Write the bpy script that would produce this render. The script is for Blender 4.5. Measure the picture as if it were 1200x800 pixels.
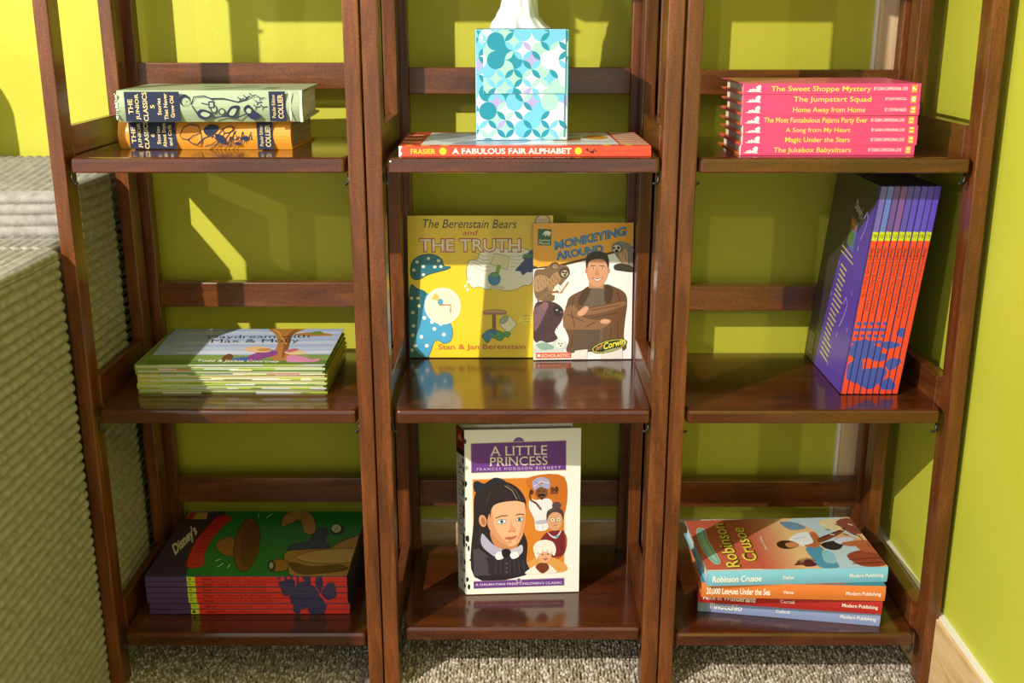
import bpy, bmesh, math, random
import numpy as np
from mathutils import Vector, Matrix, geometry
random.seed(7); rng = np.random.default_rng(7)
R = math.radians
for o in list(bpy.data.objects): bpy.data.objects.remove(o)
SC = bpy.context.scene
COL = SC.collection
ZF = 0.02            # the measurements below take the bottom of the carpet pile as -0.02

# ------------------------------------------------------------------ camera, light, exposure
cam_d = bpy.data.cameras.new('camera'); cam = bpy.data.objects.new('camera', cam_d); COL.objects.link(cam)
cam_d.sensor_width = 36.0; cam_d.lens = 36.0 * 1267.56 / 1200.0; cam_d.clip_start = 0.02
cam.location = (0.0, -1.2297, 0.8284 + ZF); cam.rotation_euler = (math.pi / 2 - 0.28965, 0, 0)
SC.camera = cam

world = bpy.data.worlds.new('room_daylight'); SC.world = world; world.use_nodes = True
bg = world.node_tree.nodes['Background']
bg.inputs[0].default_value = (0.98, 1.0, 0.90, 1); bg.inputs[1].default_value = 1.0

def lamp(name, kind, loc, energy, color, **kw):
    d = bpy.data.lights.new(name, kind); d.energy = energy; d.color = color
    for k, v in kw.items(): setattr(d, k, v)
    o = bpy.data.objects.new(name, d); o.location = loc; COL.objects.link(o); return o
key = lamp('key_lamp', 'POINT', (-1.30, -1.40, 1.65 + ZF), 265.0, (1.0, 0.93, 0.84), shadow_soft_size=0.012)
sun = lamp('low_reflected_sun', 'SUN', (-1, -2, 2), 0.32, (1.0, 0.95, 0.8), angle=0.012)
sun.rotation_euler = Vector((0.79, 1.0, -0.35)).to_track_quat('-Z', 'Y').to_euler()

SC.view_settings.view_transform = 'Standard'; SC.view_settings.look = 'None'
SC.view_settings.exposure = 0.0; SC.view_settings.gamma = 1.0
SC.view_settings.use_curve_mapping = False

# ------------------------------------------------------------------ helpers
def lin(c):
    if isinstance(c, str):
        c = c.lstrip('#')
        if len(c) == 3: c = ''.join(x * 2 for x in c)
        c = [int(c[i:i + 2], 16) / 255 for i in (0, 2, 4)]
    return tuple(x / 12.92 if x <= 0.04045 else ((x + 0.055) / 1.055) ** 2.4 for x in c) + (1.0,)

def mat(name, color, rough=0.5, spec=0.5, coat=0.0, build=None):
    m = bpy.data.materials.new(name); m.use_nodes = True
    nt = m.node_tree; b = nt.nodes['Principled BSDF']
    b.inputs['Base Color'].default_value = lin(color); b.inputs['Roughness'].default_value = rough
    b.inputs['Specular IOR Level'].default_value = spec; b.inputs['Coat Weight'].default_value = coat
    b.inputs['Coat Roughness'].default_value = 0.12
    if build: build(nt, b)
    return m

def N(nt, t, **kw):
    n = nt.nodes.new(t)
    for k, v in kw.items():
        if k in n.inputs: n.inputs[k].default_value = v
        else: setattr(n, k, v)
    return n

def noise_col(scale, c1, c2, detail=4.0, vec=(1, 1, 1), bump=0.0, bscale=None, bdist=0.001, lo=0.3, hi=0.7):
    def f(nt, b):
        L = nt.links
        tc = N(nt, 'ShaderNodeTexCoord'); mp = N(nt, 'ShaderNodeMapping'); mp.inputs['Scale'].default_value = vec
        L.new(tc.outputs['Object'], mp.inputs[0])
        no = N(nt, 'ShaderNodeTexNoise'); no.inputs['Scale'].default_value = scale; no.inputs['Detail'].default_value = detail
        L.new(mp.outputs[0], no.inputs[0])
        cr = N(nt, 'ShaderNodeValToRGB'); cr.color_ramp.elements[0].position = lo; cr.color_ramp.elements[1].position = hi
        cr.color_ramp.elements[0].color = lin(c1); cr.color_ramp.elements[1].color = lin(c2)
        L.new(no.outputs[0], cr.inputs[0]); L.new(cr.outputs[0], b.inputs['Base Color'])
        if bump:
            n2 = N(nt, 'ShaderNodeTexNoise'); n2.inputs['Scale'].default_value = bscale or scale; n2.inputs['Detail'].default_value = 3
            L.new(mp.outputs[0], n2.inputs[0])
            bp = N(nt, 'ShaderNodeBump'); bp.inputs['Strength'].default_value = bump; bp.inputs['Distance'].default_value = bdist
            L.new(n2.outputs[0], bp.inputs['Height']); L.new(bp.outputs[0], b.inputs['Normal'])
    return f

def wood_mat(name, dark, mid, light, vec, rough=0.22, coat=0.35, fleck=True):
    def f(nt, b):
        L = nt.links
        tc = N(nt, 'ShaderNodeTexCoord'); mp = N(nt, 'ShaderNodeMapping'); mp.inputs['Scale'].default_value = vec
        L.new(tc.outputs['Object'], mp.inputs[0])
        n1 = N(nt, 'ShaderNodeTexNoise'); n1.inputs['Scale'].default_value = 9; n1.inputs['Detail'].default_value = 8; n1.inputs['Roughness'].default_value = 0.65
        n1.inputs['Distortion'].default_value = 0.6
        L.new(mp.outputs[0], n1.inputs[0])
        cr = N(nt, 'ShaderNodeValToRGB'); e = cr.color_ramp.elements
        e[0].position = 0.28; e[0].color = lin(dark); e[1].position = 0.72; e[1].color = lin(light)
        x = e.new(0.5); x.color = lin(mid)
        L.new(n1.outputs[0], cr.inputs[0])
        out = cr.outputs[0]
        if fleck:
            n2 = N(nt, 'ShaderNodeTexNoise'); n2.inputs['Scale'].default_value = 380; n2.inputs['Detail'].default_value = 2
            L.new(tc.outputs['Object'], n2.inputs[0])
            c2 = N(nt, 'ShaderNodeValToRGB'); c2.color_ramp.elements[0].position = 0.35; c2.color_ramp.elements[1].position = 0.7
            c2.color_ramp.elements[0].color = (0.72, 0.72, 0.72, 1); c2.color_ramp.elements[1].color = (1.25, 1.2, 1.15, 1)
            L.new(n2.outputs[0], c2.inputs[0])
            mx = N(nt, 'ShaderNodeMix', data_type='RGBA', blend_type='MULTIPLY'); mx.inputs[0].default_value = 0.8
            L.new(out, mx.inputs[6]); L.new(c2.outputs[0], mx.inputs[7]); out = mx.outputs[2]
        L.new(out, b.inputs['Base Color'])
        bp = N(nt, 'ShaderNodeBump'); bp.inputs['Strength'].default_value = 0.12; bp.inputs['Distance'].default_value = 0.0006
        L.new(n1.outputs[0], bp.inputs['Height']); L.new(bp.outputs[0], b.inputs['Normal'])
    return mat(name, mid, rough, 0.5, coat, f)

W_D, W_M, W_L = '#40200e', '#643516', '#854b22'
M = {}
M['wood_v'] = wood_mat('stained_wood_upright', W_D, W_M, W_L, (6, 6, 0.7), 0.32, 0.25)
M['wood_h'] = wood_mat('stained_wood_board', W_D, W_M, W_L, (0.7, 6, 6), 0.28)
M['wood_d'] = wood_mat('stained_wood_side', W_D, W_M, W_L, (6, 0.7, 6), 0.28)
M['shelf'] = wood_mat('lacquered_shelf', '#35190b', '#4c240f', '#633013', (0.7, 6, 6), 0.17, 0.6)
M['pine_v'] = wood_mat('pale_wood_upright', '#c7a478', '#d9b98f', '#e6cda6', (8, 8, 0.6), 0.5, 0.05, False)
M['pine_h'] = wood_mat('pale_wood_board', '#b98d55', '#d2ab72', '#e2c48f', (0.8, 6, 5), 0.5, 0.05, False)
M['pine_d'] = wood_mat('pale_wood_side', '#c19a62', '#dbba84', '#ead2a2', (6, 0.8, 7), 0.5, 0.05, False)
M['caulk'] = mat('white_caulk', '#e9e4dc', 0.5)
M['wall'] = mat('lime_green_paint', '#bdbe1c', 0.55, 0.3, 0, noise_col(5, '#b8b636', '#c0be3e', bump=0.3, bscale=150, bdist=0.0012))
M['wall_r'] = mat('lime_green_paint_side', '#b9c01c', 0.5, 0.3, 0, noise_col(5, '#b9bb38', '#c2c342', bump=0.22, bscale=120, bdist=0.0012))
M['carpet'] = mat('carpet_backing', '#6b6152', 0.95, 0.1, 0, noise_col(300, '#4a4238', '#8a7f6c', bump=0.8, bscale=240, bdist=0.004))
M['cord'] = mat('ribbed_corduroy', '#a9a596', 0.85, 0.2, 0, noise_col(90, '#88847c', '#9f9b95', detail=6, bump=0.7, bscale=500, bdist=0.0012, lo=0.35, hi=0.65))
M['cord_dark'] = mat('corduroy_backing', '#5d5a4e', 0.9, 0.1)
M['metal'] = mat('dark_bracket_metal', '#3a3a3c', 0.35, 0.6); M['metal'].node_tree.nodes['Principled BSDF'].inputs['Metallic'].default_value = 0.8
M['tissue'] = mat('tissue_paper', '#e8ebf0', 0.8, 0.15, 0, noise_col(30, '#dfe2e8', '#eceff4', bump=0.5, bscale=90, bdist=0.002))
M['pages'] = mat('book_pages', '#ded9c6', 0.8, 0.2, 0, noise_col(20, '#cfc9b2', '#eae6d6', vec=(0.6, 0.6, 40), lo=0.35, hi=0.65))
M['old_pages'] = mat('aged_book_pages', '#b7a27e', 0.85, 0.2, 0, noise_col(18, '#93815f', '#c9b691', vec=(0.6, 0.6, 50), lo=0.35, hi=0.65))
M['pillow'] = mat('grey_pillow_cloth', '#9a978c', 0.9, 0.2)
def _print(nt, b):
    a = N(nt, 'ShaderNodeAttribute', attribute_name='Col'); nt.links.new(a.outputs['Color'], b.inputs['Base Color'])
M['print'] = mat('printed_paper_gloss', '#fff', 0.33, 0.45, 0.25, _print)
M['print_matt'] = mat('printed_cloth', '#fff', 0.6, 0.3, 0.0, _print)
M['print_soft'] = mat('printed_card', '#fff', 0.42, 0.4, 0.1, _print)
_flat = {}
def flat(c, rough=0.35, coat=0.25):
    k = (c, rough)
    if k not in _flat: _flat[k] = mat('cover_paint_' + c.strip('#'), c, rough, 0.45, coat)
    return _flat[k]

def link(name, me, m, parent=None):
    o = bpy.data.objects.new(name, me)
    if m is not None:
        for x in (m if isinstance(m, list) else [m]): me.materials.append(x)
    COL.objects.link(o); o.parent = parent
    return o

def tag(o, label=None, cat=None, group=None, kind=None):
    if label: o['label'] = label
    if cat: o['category'] = cat
    if group: o['group'] = group
    if kind: o['kind'] = kind
    return o

def thing(name, label, cat, group=None, loc=(0, 0, 0)):
    o = bpy.data.objects.new(name, None); o.empty_display_size = 0.02; COL.objects.link(o)
    o.location = (loc[0], loc[1], loc[2] + ZF)
    return tag(o, label, cat, group)

def box_bm(x0, x1, y0, y1, z0, z1, bev=0.0, seg=2, bm=None):
    own = bmesh.new()
    vs = [own.verts.new(p) for p in ((x0, y0, z0), (x1, y0, z0), (x1, y1, z0), (x0, y1, z0), (x0, y0, z1), (x1, y0, z1), (x1, y1, z1), (x0, y1, z1))]
    for f in ((0, 3, 2, 1), (4, 5, 6, 7), (0, 1, 5, 4), (1, 2, 6, 5), (2, 3, 7, 6), (3, 0, 4, 7)): own.faces.new([vs[i] for i in f])
    if bev: bmesh.ops.bevel(own, geom=own.edges[:], offset=bev, segments=seg, affect='EDGES', profile=0.5)
    if bm is None: return own
    me = bpy.data.meshes.new('t'); own.to_mesh(me); own.free(); bm.from_mesh(me); bpy.data.meshes.remove(me); return bm

def bmobj(name, bm, m, parent=None, smooth=False):
    me = bpy.data.meshes.new(name); bm.to_mesh(me); bm.free()
    if smooth:
        me.polygons.foreach_set('use_smooth', [True] * len(me.polygons))
    return link(name, me, m, parent)

def box(name, x0, x1, y0, y1, z0, z1, m, parent=None, bev=0.0, seg=2):
    return bmobj(name, box_bm(x0, x1, y0, y1, z0, z1, bev, seg), m, parent)

def sweep(name, pts, r, m, parent, n=6):
    bm = bmesh.new(); prev = None
    pts = [Vector(p) for p in pts]
    for i, p in enumerate(pts):
        d = (pts[min(i + 1, len(pts) - 1)] - pts[max(i - 1, 0)]).normalized()
        a = d.orthogonal().normalized(); b = d.cross(a)
        ring = [bm.verts.new(p + r * (a * math.cos(t) + b * math.sin(t))) for t in [2 * math.pi * k / n for k in range(n)]]
        if prev:
            best = min(range(n), key=lambda s: sum((prev[k].co - ring[(k + s) % n].co).length for k in range(n)))
            ring = ring[best:] + ring[:best]
            for k in range(n): bm.faces.new((prev[k], prev[(k + 1) % n], ring[(k + 1) % n], ring[k]))
        else: bm.faces.new(ring[::-1])
        prev = ring
    bm.faces.new(prev)
    return bmobj(name, bm, m, parent, True)

# ------------------------------------------------------------------ flat print: thin layered shapes and lettering
_tc = {}
def text_mesh(s, offset=0.0, shear=0.0, serif=0.0, space=1.0):
    k = (s, offset, shear, serif, space)
    if k in _tc: return _tc[k]
    c = bpy.data.curves.new('lettering', 'FONT'); c.body = s; c.resolution_u = 3; c.fill_mode = 'FRONT'
    c.offset = offset; c.shear = shear; c.space_character = space; c.size = 1.0
    o = bpy.data.objects.new('lettering', c)
    me = bpy.data.meshes.new_from_object(o)
    V = [(v.co.x, v.co.y) for v in me.vertices]; F = [tuple(p.vertices) for p in me.polygons]
    if serif:
        cnt = {}
        for f in F:
            for i in range(len(f)):
                e = tuple(sorted((f[i], f[(i + 1) % len(f)]))); cnt[e] = cnt.get(e, 0) + 1
        for (a, b), n in cnt.items():
            if n != 1: continue
            A, B = V[a], V[b]
            if abs(A[1] - B[1]) > 0.004 or abs(A[0] - B[0]) < 0.035 or abs(A[0] - B[0]) > 0.2: continue
            y = A[1]; lo = abs(y - min(offset * -1, 0)) < 0.03; hi = 0.66 < y < 0.80 or 0.5 < y < 0.58
            if not (lo or hi): continue
            x0, x1 = min(A[0], B[0]) - serif, max(A[0], B[0]) + serif; th = serif * 0.7
            y0, y1 = (y, y + th) if lo else (y - th, y)
            i = len(V); V += [(x0, y0), (x1, y0), (x1, y1), (x0, y1)]; F.append((i, i + 1, i + 2, i + 3))
    bpy.data.objects.remove(o); bpy.data.curves.remove(c); bpy.data.meshes.remove(me)
    xs = [v[0] for v in V] or [0, 1]; ys = [v[1] for v in V] or [0, 1]
    _tc[k] = (V, F, (min(xs), max(xs), min(ys), max(ys)))
    return _tc[k]

def homography(src, dst):
    A = []; b = []
    for (x, y), (u, v) in zip(src, dst):
        A.append([x, y, 1, 0, 0, 0, -u * x, -u * y]); b.append(u)
        A.append([0, 0, 0, x, y, 1, -v * x, -v * y]); b.append(v)
    h = np.linalg.solve(np.array(A, float), np.array(b, float)); return h

class Print:
    """flat shapes on a surface; art coordinates are mapped by a homography onto the surface's own u, v in metres"""
    def __init__(s, o, u, v, src, dst, step=1.6e-5, base=8e-5):
        s.o, s.u, s.v = Vector(o), Vector(u), Vector(v); s.n = s.u.cross(s.v)
        s.h = homography(src, dst); s.z = base; s.step = step; s.V = []; s.F = []; s.C = []; s.bb = []
        us = [d[0] for d in dst]; vs = [d[1] for d in dst]; s.clip = (min(us), max(us), min(vs), max(vs))
    def m(s, x, y):
        h = s.h; w = h[6] * x + h[7] * y + 1
        return ((h[0] * x + h[1] * y + h[2]) / w, (h[3] * x + h[4] * y + h[5]) / w)
    def raw(s, pts, faces, col):
        b = len(s.V); c = lin(col) if not isinstance(col, tuple) or len(col) == 3 else col
        for (a, q) in pts: s.V.append(s.o + s.u * a + s.v * q + s.n * s.z)
        for f in faces: s.F.append(tuple(b + i for i in f)); s.C.append(c)
    def up(s): s.z += s.step; s.bb = []
    def seat(s, P):      # a new layer only when the shape's box meets one already in this layer
        b = (min(p[0] for p in P), max(p[0] for p in P), min(p[1] for p in P), max(p[1] for p in P))
        if any(b[0] < q[1] and q[0] < b[1] and b[2] < q[3] and q[2] < b[3] for q in s.bb): s.up()
        s.bb.append(b)
    def clipped(s, P):
        x0, x1, y0, y1 = s.clip
        for ax, val, sg in ((0, x0, 1), (0, x1, -1), (1, y0, 1), (1, y1, -1)):
            out = []
            for i in range(len(P)):
                a, b = P[i - 1], P[i]
                ia, ib = sg * (a[ax] - val) >= -1e-9, sg * (b[ax] - val) >= -1e-9
                if ia != ib:
                    t = (val - a[ax]) / (b[ax] - a[ax]); out.append((a[0] + t * (b[0] - a[0]), a[1] + t * (b[1] - a[1])))
                if ib: out.append(b)
            P = out
            if len(P) < 3: return []
        return P
    def uvpoly(s, P, col, keep=False):
        P = s.clipped(P)
        if len(P) < 3: return s
        if not keep == 'bulk': s.seat(P)
        tri = geometry.tessellate_polygon([[Vector((a, b, 0)) for a, b in P]])
        F = []
        for t in tri:
            a, b, c = [P[i] for i in t]
            cr = (b[0] - a[0]) * (c[1] - a[1]) - (b[1] - a[1]) * (c[0] - a[0])
            if abs(cr) < 1e-12: continue
            F.append(tuple(t) if cr > 0 else tuple(t)[::-1])
        s.raw(P, F, col); return s
    def poly(s, pts, col, keep=False): return s.uvpoly([s.m(*p) for p in pts], col, keep)
    def blob(s, pts, col, keep=False, sub=5, edge=None, ew=3.0):
        n = len(pts); out = []
        for i in range(n):
            p0, p1, p2, p3 = pts[i - 1], pts[i], pts[(i + 1) % n], pts[(i + 2) % n]
            for k in range(sub):
                t = k / sub; a = []
                for d in (0, 1):
                    a.append(0.5 * (2 * p1[d] + (p2[d] - p0[d]) * t + (2 * p0[d] - 5 * p1[d] + 4 * p2[d] - p3[d]) * t * t + (3 * p1[d] - p0[d] - 3 * p2[d] + p3[d]) * t ** 3))
                out.append(tuple(a))
        s.poly(out, col, keep)
        if edge: s.line(out + [out[0]], ew, edge)
        return s
    def ell(s, cx, cy, rx, ry, col, rot=0, keep=False, n=22, edge=None, ew=3.0):
        c, q = math.cos(R(rot)), math.sin(R(rot)); P = []
        for k in range(n):
            a = 2 * math.pi * k / n; x, y = rx * math.cos(a), ry * math.sin(a); P.append((cx + c * x - q * y, cy + q * x + c * y))
        s.poly(P, col, keep)
        if edge: s.line(P + [P[0]], ew, edge)
        return s
    def rect(s, x0, y0, x1, y1, col, keep=False): return s.poly([(x0, y0), (x1, y0), (x1, y1), (x0, y1)], col, keep)
    def line(s, pts, w, col, keep=False):
        q = [p for k, p in enumerate(pts) if k == 0 or math.hypot(p[0] - pts[k - 1][0], p[1] - pts[k - 1][1]) > 1e-6]
        if len(q) < 2: return s
        closed = math.hypot(q[0][0] - q[-1][0], q[0][1] - q[-1][1]) < 1e-6 and len(q) > 3
        if closed: q = q[:-1]
        n = len(q); Lp, Rp = [], []
        for k in range(n):
            a = q[k - 1] if (k or closed) else q[k]; c = q[(k + 1) % n] if (k < n - 1 or closed) else q[k]
            dx, dy = c[0] - a[0], c[1] - a[1]; d = math.hypot(dx, dy) or 1; nx, ny = -dy / d * w / 2, dx / d * w / 2
            Lp.append(s.m(q[k][0] + nx, q[k][1] + ny)); Rp.append(s.m(q[k][0] - nx, q[k][1] - ny))
        cx = [min(max(p[0], s.clip[0]), s.clip[1]) for p in Lp + Rp]; cy = [min(max(p[1], s.clip[2]), s.clip[3]) for p in Lp + Rp]
        P = list(zip(cx, cy)); s.seat(P); F = []
        for k in range(n if closed else n - 1):
            j = (k + 1) % n; f = (k, n + k, n + j, j)
            ar = sum(P[f[i]][0] * P[f[(i + 1) % 4]][1] - P[f[(i + 1) % 4]][0] * P[f[i]][1] for i in range(4))
            if abs(ar) > 1e-13: F.append(f if ar > 0 else f[::-1])
        s.raw(P, F, col); return s
    def text(s, t, bl, br, tl, col, offset=0.0, shear=0.0, serif=0.0, space=1.0, keep=False, arch=0.0):
        """bl, br, tl: art coordinates of the text box's bottom-left, bottom-right and top-left corners (cap height)"""
        V, F, bb = text_mesh(t, offset, shear, serif, space)
        if not V: return s
        A, B, C = s.m(*bl), s.m(*br), s.m(*tl)
        W = max(bb[1] - bb[0], 1e-6); desc = any(ch in 'gjpqy,' for ch in t)
        y0 = max(bb[2], -0.02) if desc else bb[2]; H = max(bb[3] - y0, 1e-6); P = []
        for x, y in V:
            a, q = (x - bb[0]) / W, (y - y0) / H; q += arch * (1 - (2 * a - 1) ** 2)
            P.append((A[0] + a * (B[0] - A[0]) + q * (C[0] - A[0]), A[1] + a * (B[1] - A[1]) + q * (C[1] - A[1])))
        s.seat(P); s.raw(P, F, col); return s
    def make(s, name, m, parent):
        me = bpy.data.meshes.new(name); me.from_pydata([tuple(v) for v in s.V], [], s.F)
        ca = me.color_attributes.new('Col', 'FLOAT_COLOR', 'CORNER')
        buf = []
        for f, c in zip(s.F, s.C): buf.extend(list(c) * len(f))
        ca.data.foreach_set('color', buf)
        return link(name, me, m, parent)

# ------------------------------------------------------------------ the room
def struct(o): o['kind'] = 'structure'; return o
WY, WX = 0.2875, 0.556      # back wall and right wall planes
o = struct(box('floor', -3.2, WX + .1, -2.4, WY + .1, -.06 + ZF, -.02 + ZF, M['carpet']))
struct(box('wall_back', -3.2, WX + .1, WY, WY + .1, -.06 + ZF, 2.5, M['wall']))
struct(box('wall_right', WX, WX + .1, -2.4, WY, -.06 + ZF, 2.5, M['wall_r']))
b = struct(box('baseboard_back', -3.2, WX, WY - .012, WY, -.02 + ZF, .0905 + ZF, M['pine_h'], None, .0015))
box('caulk_line', -3.2, WX - .012, WY - .008, WY, .0900 + ZF, .0925 + ZF, M['caulk'], b)
b = struct(box('baseboard_right', WX - .011, WX, -2.4, WY - .012, -.02 + ZF, .0905 + ZF, M['pine_d'], None, .0015))
box('caulk_line', WX - .0075, WX, -2.4, WY - .012, .0900 + ZF, .0935 + ZF, M['caulk'], b)
# vertical corner boards on the back wall
b = struct(box('trim_1', .4905, .5235, WY - .014, WY, .0925 + ZF, 2.45, M['pine_v'], None, .0015))
box('caulk_line', .4865, .4905, WY - .006, WY, .0925 + ZF, 2.45, M['caulk'], b)
struct(box('trim_2', .5245, WX, WY - .016, WY, .0925 + ZF, 2.45, M['pine_v'], None, .0015))

# carpet pile: small loops, nobody could count them
def carpet():
    pitch = .0046; xs = np.arange(-.60, WX - .012, pitch); ys = np.arange(-.30, WY - .012, pitch)
    gx, gy = np.meshgrid(xs, ys); gx = gx.ravel() + rng.normal(0, .0009, gx.size); gy = gy.ravel() + rng.normal(0, .0009, gy.size)
    n = gx.size; r = rng.uniform(.0022, .0033, n); hgt = rng.uniform(.005, .0082, n); rot = rng.uniform(0, 6.28, n); el = rng.uniform(.75, 1.25, n)
    k = 6; V = np.zeros((n, 13, 3))
    for j in range(k):
        a = rot + 2 * math.pi * j / k
        ux, uy = np.cos(a) * r * el, np.sin(a) * r / el
        V[:, j] = np.stack([gx + ux, gy + uy, np.zeros(n) - .0005], 1)
        V[:, 6 + j] = np.stack([gx + ux * .8, gy + uy * .8, hgt * .72], 1)
    V[:, 12] = np.stack([gx, gy, hgt], 1)
    V[:, :, 2] += -.02 + ZF
    F4 = []; F3 = []
    for j in range(k): F4.append((j, (j + 1) % k, 6 + (j + 1) % k, 6 + j)); F3.append((6 + j, 6 + (j + 1) % k, 12))
    base = (np.arange(n) * 13)[:, None, None]
    q = (np.array(F4)[None] + base).reshape(-1, 4); t = (np.array(F3)[None] + base).reshape(-1, 3)
    me = bpy.data.meshes.new('carpet_loops'); me.vertices.add(n * 13); me.vertices.foreach_set('co', V.ravel())
    lp = np.concatenate([q.ravel(), t.ravel()]); me.loops.add(lp.size); me.loops.foreach_set('vertex_index', lp.astype(np.int32))
    nf = len(q) + len(t); me.polygons.add(nf)
    st = np.concatenate([np.arange(len(q)) * 4, len(q) * 4 + np.arange(len(t)) * 3]).astype(np.int32)
    me.polygons.foreach_set('loop_start', st); me.polygons.foreach_set('use_smooth', [True] * nf)
    me.update(); me.validate()
    ca = me.color_attributes.new('Col', 'FLOAT_COLOR', 'POINT')
    pal = np.array([lin(c) for c in ('#a79a88', '#bfb3a2', '#8d8070', '#cfc5b6', '#9b8d7b')]); cc = pal[rng.integers(0, 5, n)]
    ca.data.foreach_set('color', np.repeat(cc, 13, 0).ravel().astype(np.float32))
    m = mat('loop_pile', '#b0a493', 0.9, 0.15, 0, _print)
    o = link('carpet_loops', me, m, bpy.data.objects['floor']); tag(o, kind='stuff')
carpet()

# ------------------------------------------------------------------ bookcases
SH = {0: .964, 1: .6609, 2: .3579, 3: .0506}; T = .0173; TOP = 1.16
def post_bm(x0b, x1b, x0t, x1t, y0, y1, z0=-.0125, z1=TOP, yo=0.0):
    bm = box_bm(0, 1, 0, 1, 0, 1)
    for v in bm.verts:
        f = v.co.z; a = x0b + (x0t - x0b) * f; b = x1b + (x1t - x1b) * f
        v.co = Vector((a if v.co.x < .5 else b, (y0 if v.co.y < .5 else y1) + yo * f, z0 + (z1 - z0) * f))
    bmesh.ops.bevel(bm, geom=bm.edges[:], offset=.0016, segments=2, affect='EDGES', profile=.5)
    return bm
def shelf_bm(x0, x1, y0, y1, z0, z1):
    bm = box_bm(x0, x1, y0, y1, z0, z1)
    e = [e for e in bm.edges if all(v.co.y < y0 + .001 for v in e.verts) and abs(e.verts[0].co.z - e.verts[1].co.z) > .01]
    bmesh.ops.bevel(bm, geom=e, offset=.005, segments=3, affect='EDGES', profile=.5)
    e = [e for e in bm.edges if all(v.co.y < y0 + .0065 for v in e.verts) and all(v.co.z > z1 - .0001 for v in e.verts) and len(e.link_faces) == 2 and abs(e.link_faces[0].normal.z - e.link_faces[1].normal.z) > .5]
    bmesh.ops.bevel(bm, geom=e, offset=.005, segments=4, affect='EDGES', profile=.5)
    e = [e for e in bm.edges if all(v.co.z < z0 + .0001 for v in e.verts) and all(v.co.y < y0 + .0065 for v in e.verts) and len(e.link_faces) == 2 and abs(e.link_faces[0].normal.z - e.link_faces[1].normal.z) > .5]
    bmesh.ops.bevel(bm, geom=e, offset=.0018, segments=2, affect='EDGES', profile=.5)
    return bm

def bookcase(label, cx, w, L, Rr, rails, yfront, back, yo=0, sx=.0105):
    """L, Rr: front post x (outer bottom, inner bottom, outer top, inner top); back: x of the rear posts (outer left, inner left, inner right, outer right)"""
    t = thing('bookcase', label, 'bookcase', 'folding bookcases side by side', (cx, 0, -.0125))
    off = Vector((cx, 0, -.0125))
    def P(o):
        for v in o.data.vertices: v.co -= off
        return o
    for side, Q in ((-1, L), (1, Rr)):
        a, b, c, d = Q
        P(bmobj('post', post_bm(min(a, b), max(a, b), min(c, d), max(c, d), 0, .031, yo=yo), M['wood_v'], t))
        ba, bb = (back[0], back[1]) if side < 0 else (back[2], back[3])
        P(bmobj('back_post', post_bm(ba, bb, ba, bb, .190, .222), M['wood_v'], t))
        sa, sb = (ba, bb + .0105) if side < 0 else (ba - sx, bb)
        P(bmobj('back_stile', post_bm(sa, sb, sa, sb, .235, .255), M['wood_v'], t))
        for lv, z in SH.items():
            # side rail between front and rear post, a hand's width above each shelf
            f = (z + .03) / TOP; xa = a + (c - a) * f; xb = b + (d - b) * f
            if side < 0: x0, x1 = (xa + ba) / 2 + .006, (xb + bb) / 2 - .0005
            else: x0, x1 = (xb + ba) / 2 + .0005, (xa + bb) / 2 - .002
            P(box('side_rail', min(x0, x1), max(x0, x1), .029, .192, z + .002, z + .0506, M['wood_d'], t, .0012))
            # folding hook under the shelf
            xs = x1 + .003 if side < 0 else x0 - .003
            k = 1 if side < 0 else -1
            for yy in (.008, .200):
                P(sweep('shelf_bracket', [(xs - k * .001, yy, z - .001), (xs - k * .001, yy, z - .010), (xs + k * .002, yy, z - .014), (xs + k * .005, yy, z - .012)], .0016, M['metal'], t))
    for lv, z in SH.items():
        y0 = yfront.get(lv, 0.0)
        P(bmobj('shelf', shelf_bm(cx - w / 2, cx + w / 2, y0, y0 + .234, z, z + T), M['shelf'], t))
        zt, zb = rails[lv]
        P(box('back_rail', back[1] + .0105, back[2] - sx, .235, .255, zb, zt, M['wood_h'], t, .0012))
    return t
bookcase('leftmost brown wooden folding bookcase beside the grey ribbed sofa', -.3446, .3115,
         (-.5262, -.5090, -.5196, -.5033), (-.1681, -.1868, -.1671, -.1847),
         {0: (1.075, 1.041), 1: (.7733, .7397), 2: (.4770, .4425), 3: (.1822, .1440)}, {}, (-.5198, -.5027, -.1847, -.1680))
bookcase('middle brown wooden folding bookcase holding the tissue box', .0133, .309,
         (-.1665, -.1471, -.1655, -.1467), (.1890, .1680, .1891, .1716),
         {0: (1.072, 1.038), 1: (.7673, .7333), 2: (.4735, .4390), 3: (.1787, .1375)}, {3: .014}, (-.1640, -.1470, .1671, .1842), yo=.004)
bookcase('rightmost brown wooden folding bookcase beside the right green wall', .3656, .3073,
         (.1906, .2089, .1919, .2095), (.5515, .5330, .5371, .5186),
         {0: (1.070, 1.037), 1: (.7643, .7325), 2: (.4720, .4369), 3: (.1774, .1363)}, {}, (.1874, .2045, .5122, .5303), sx=.0045)

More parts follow.
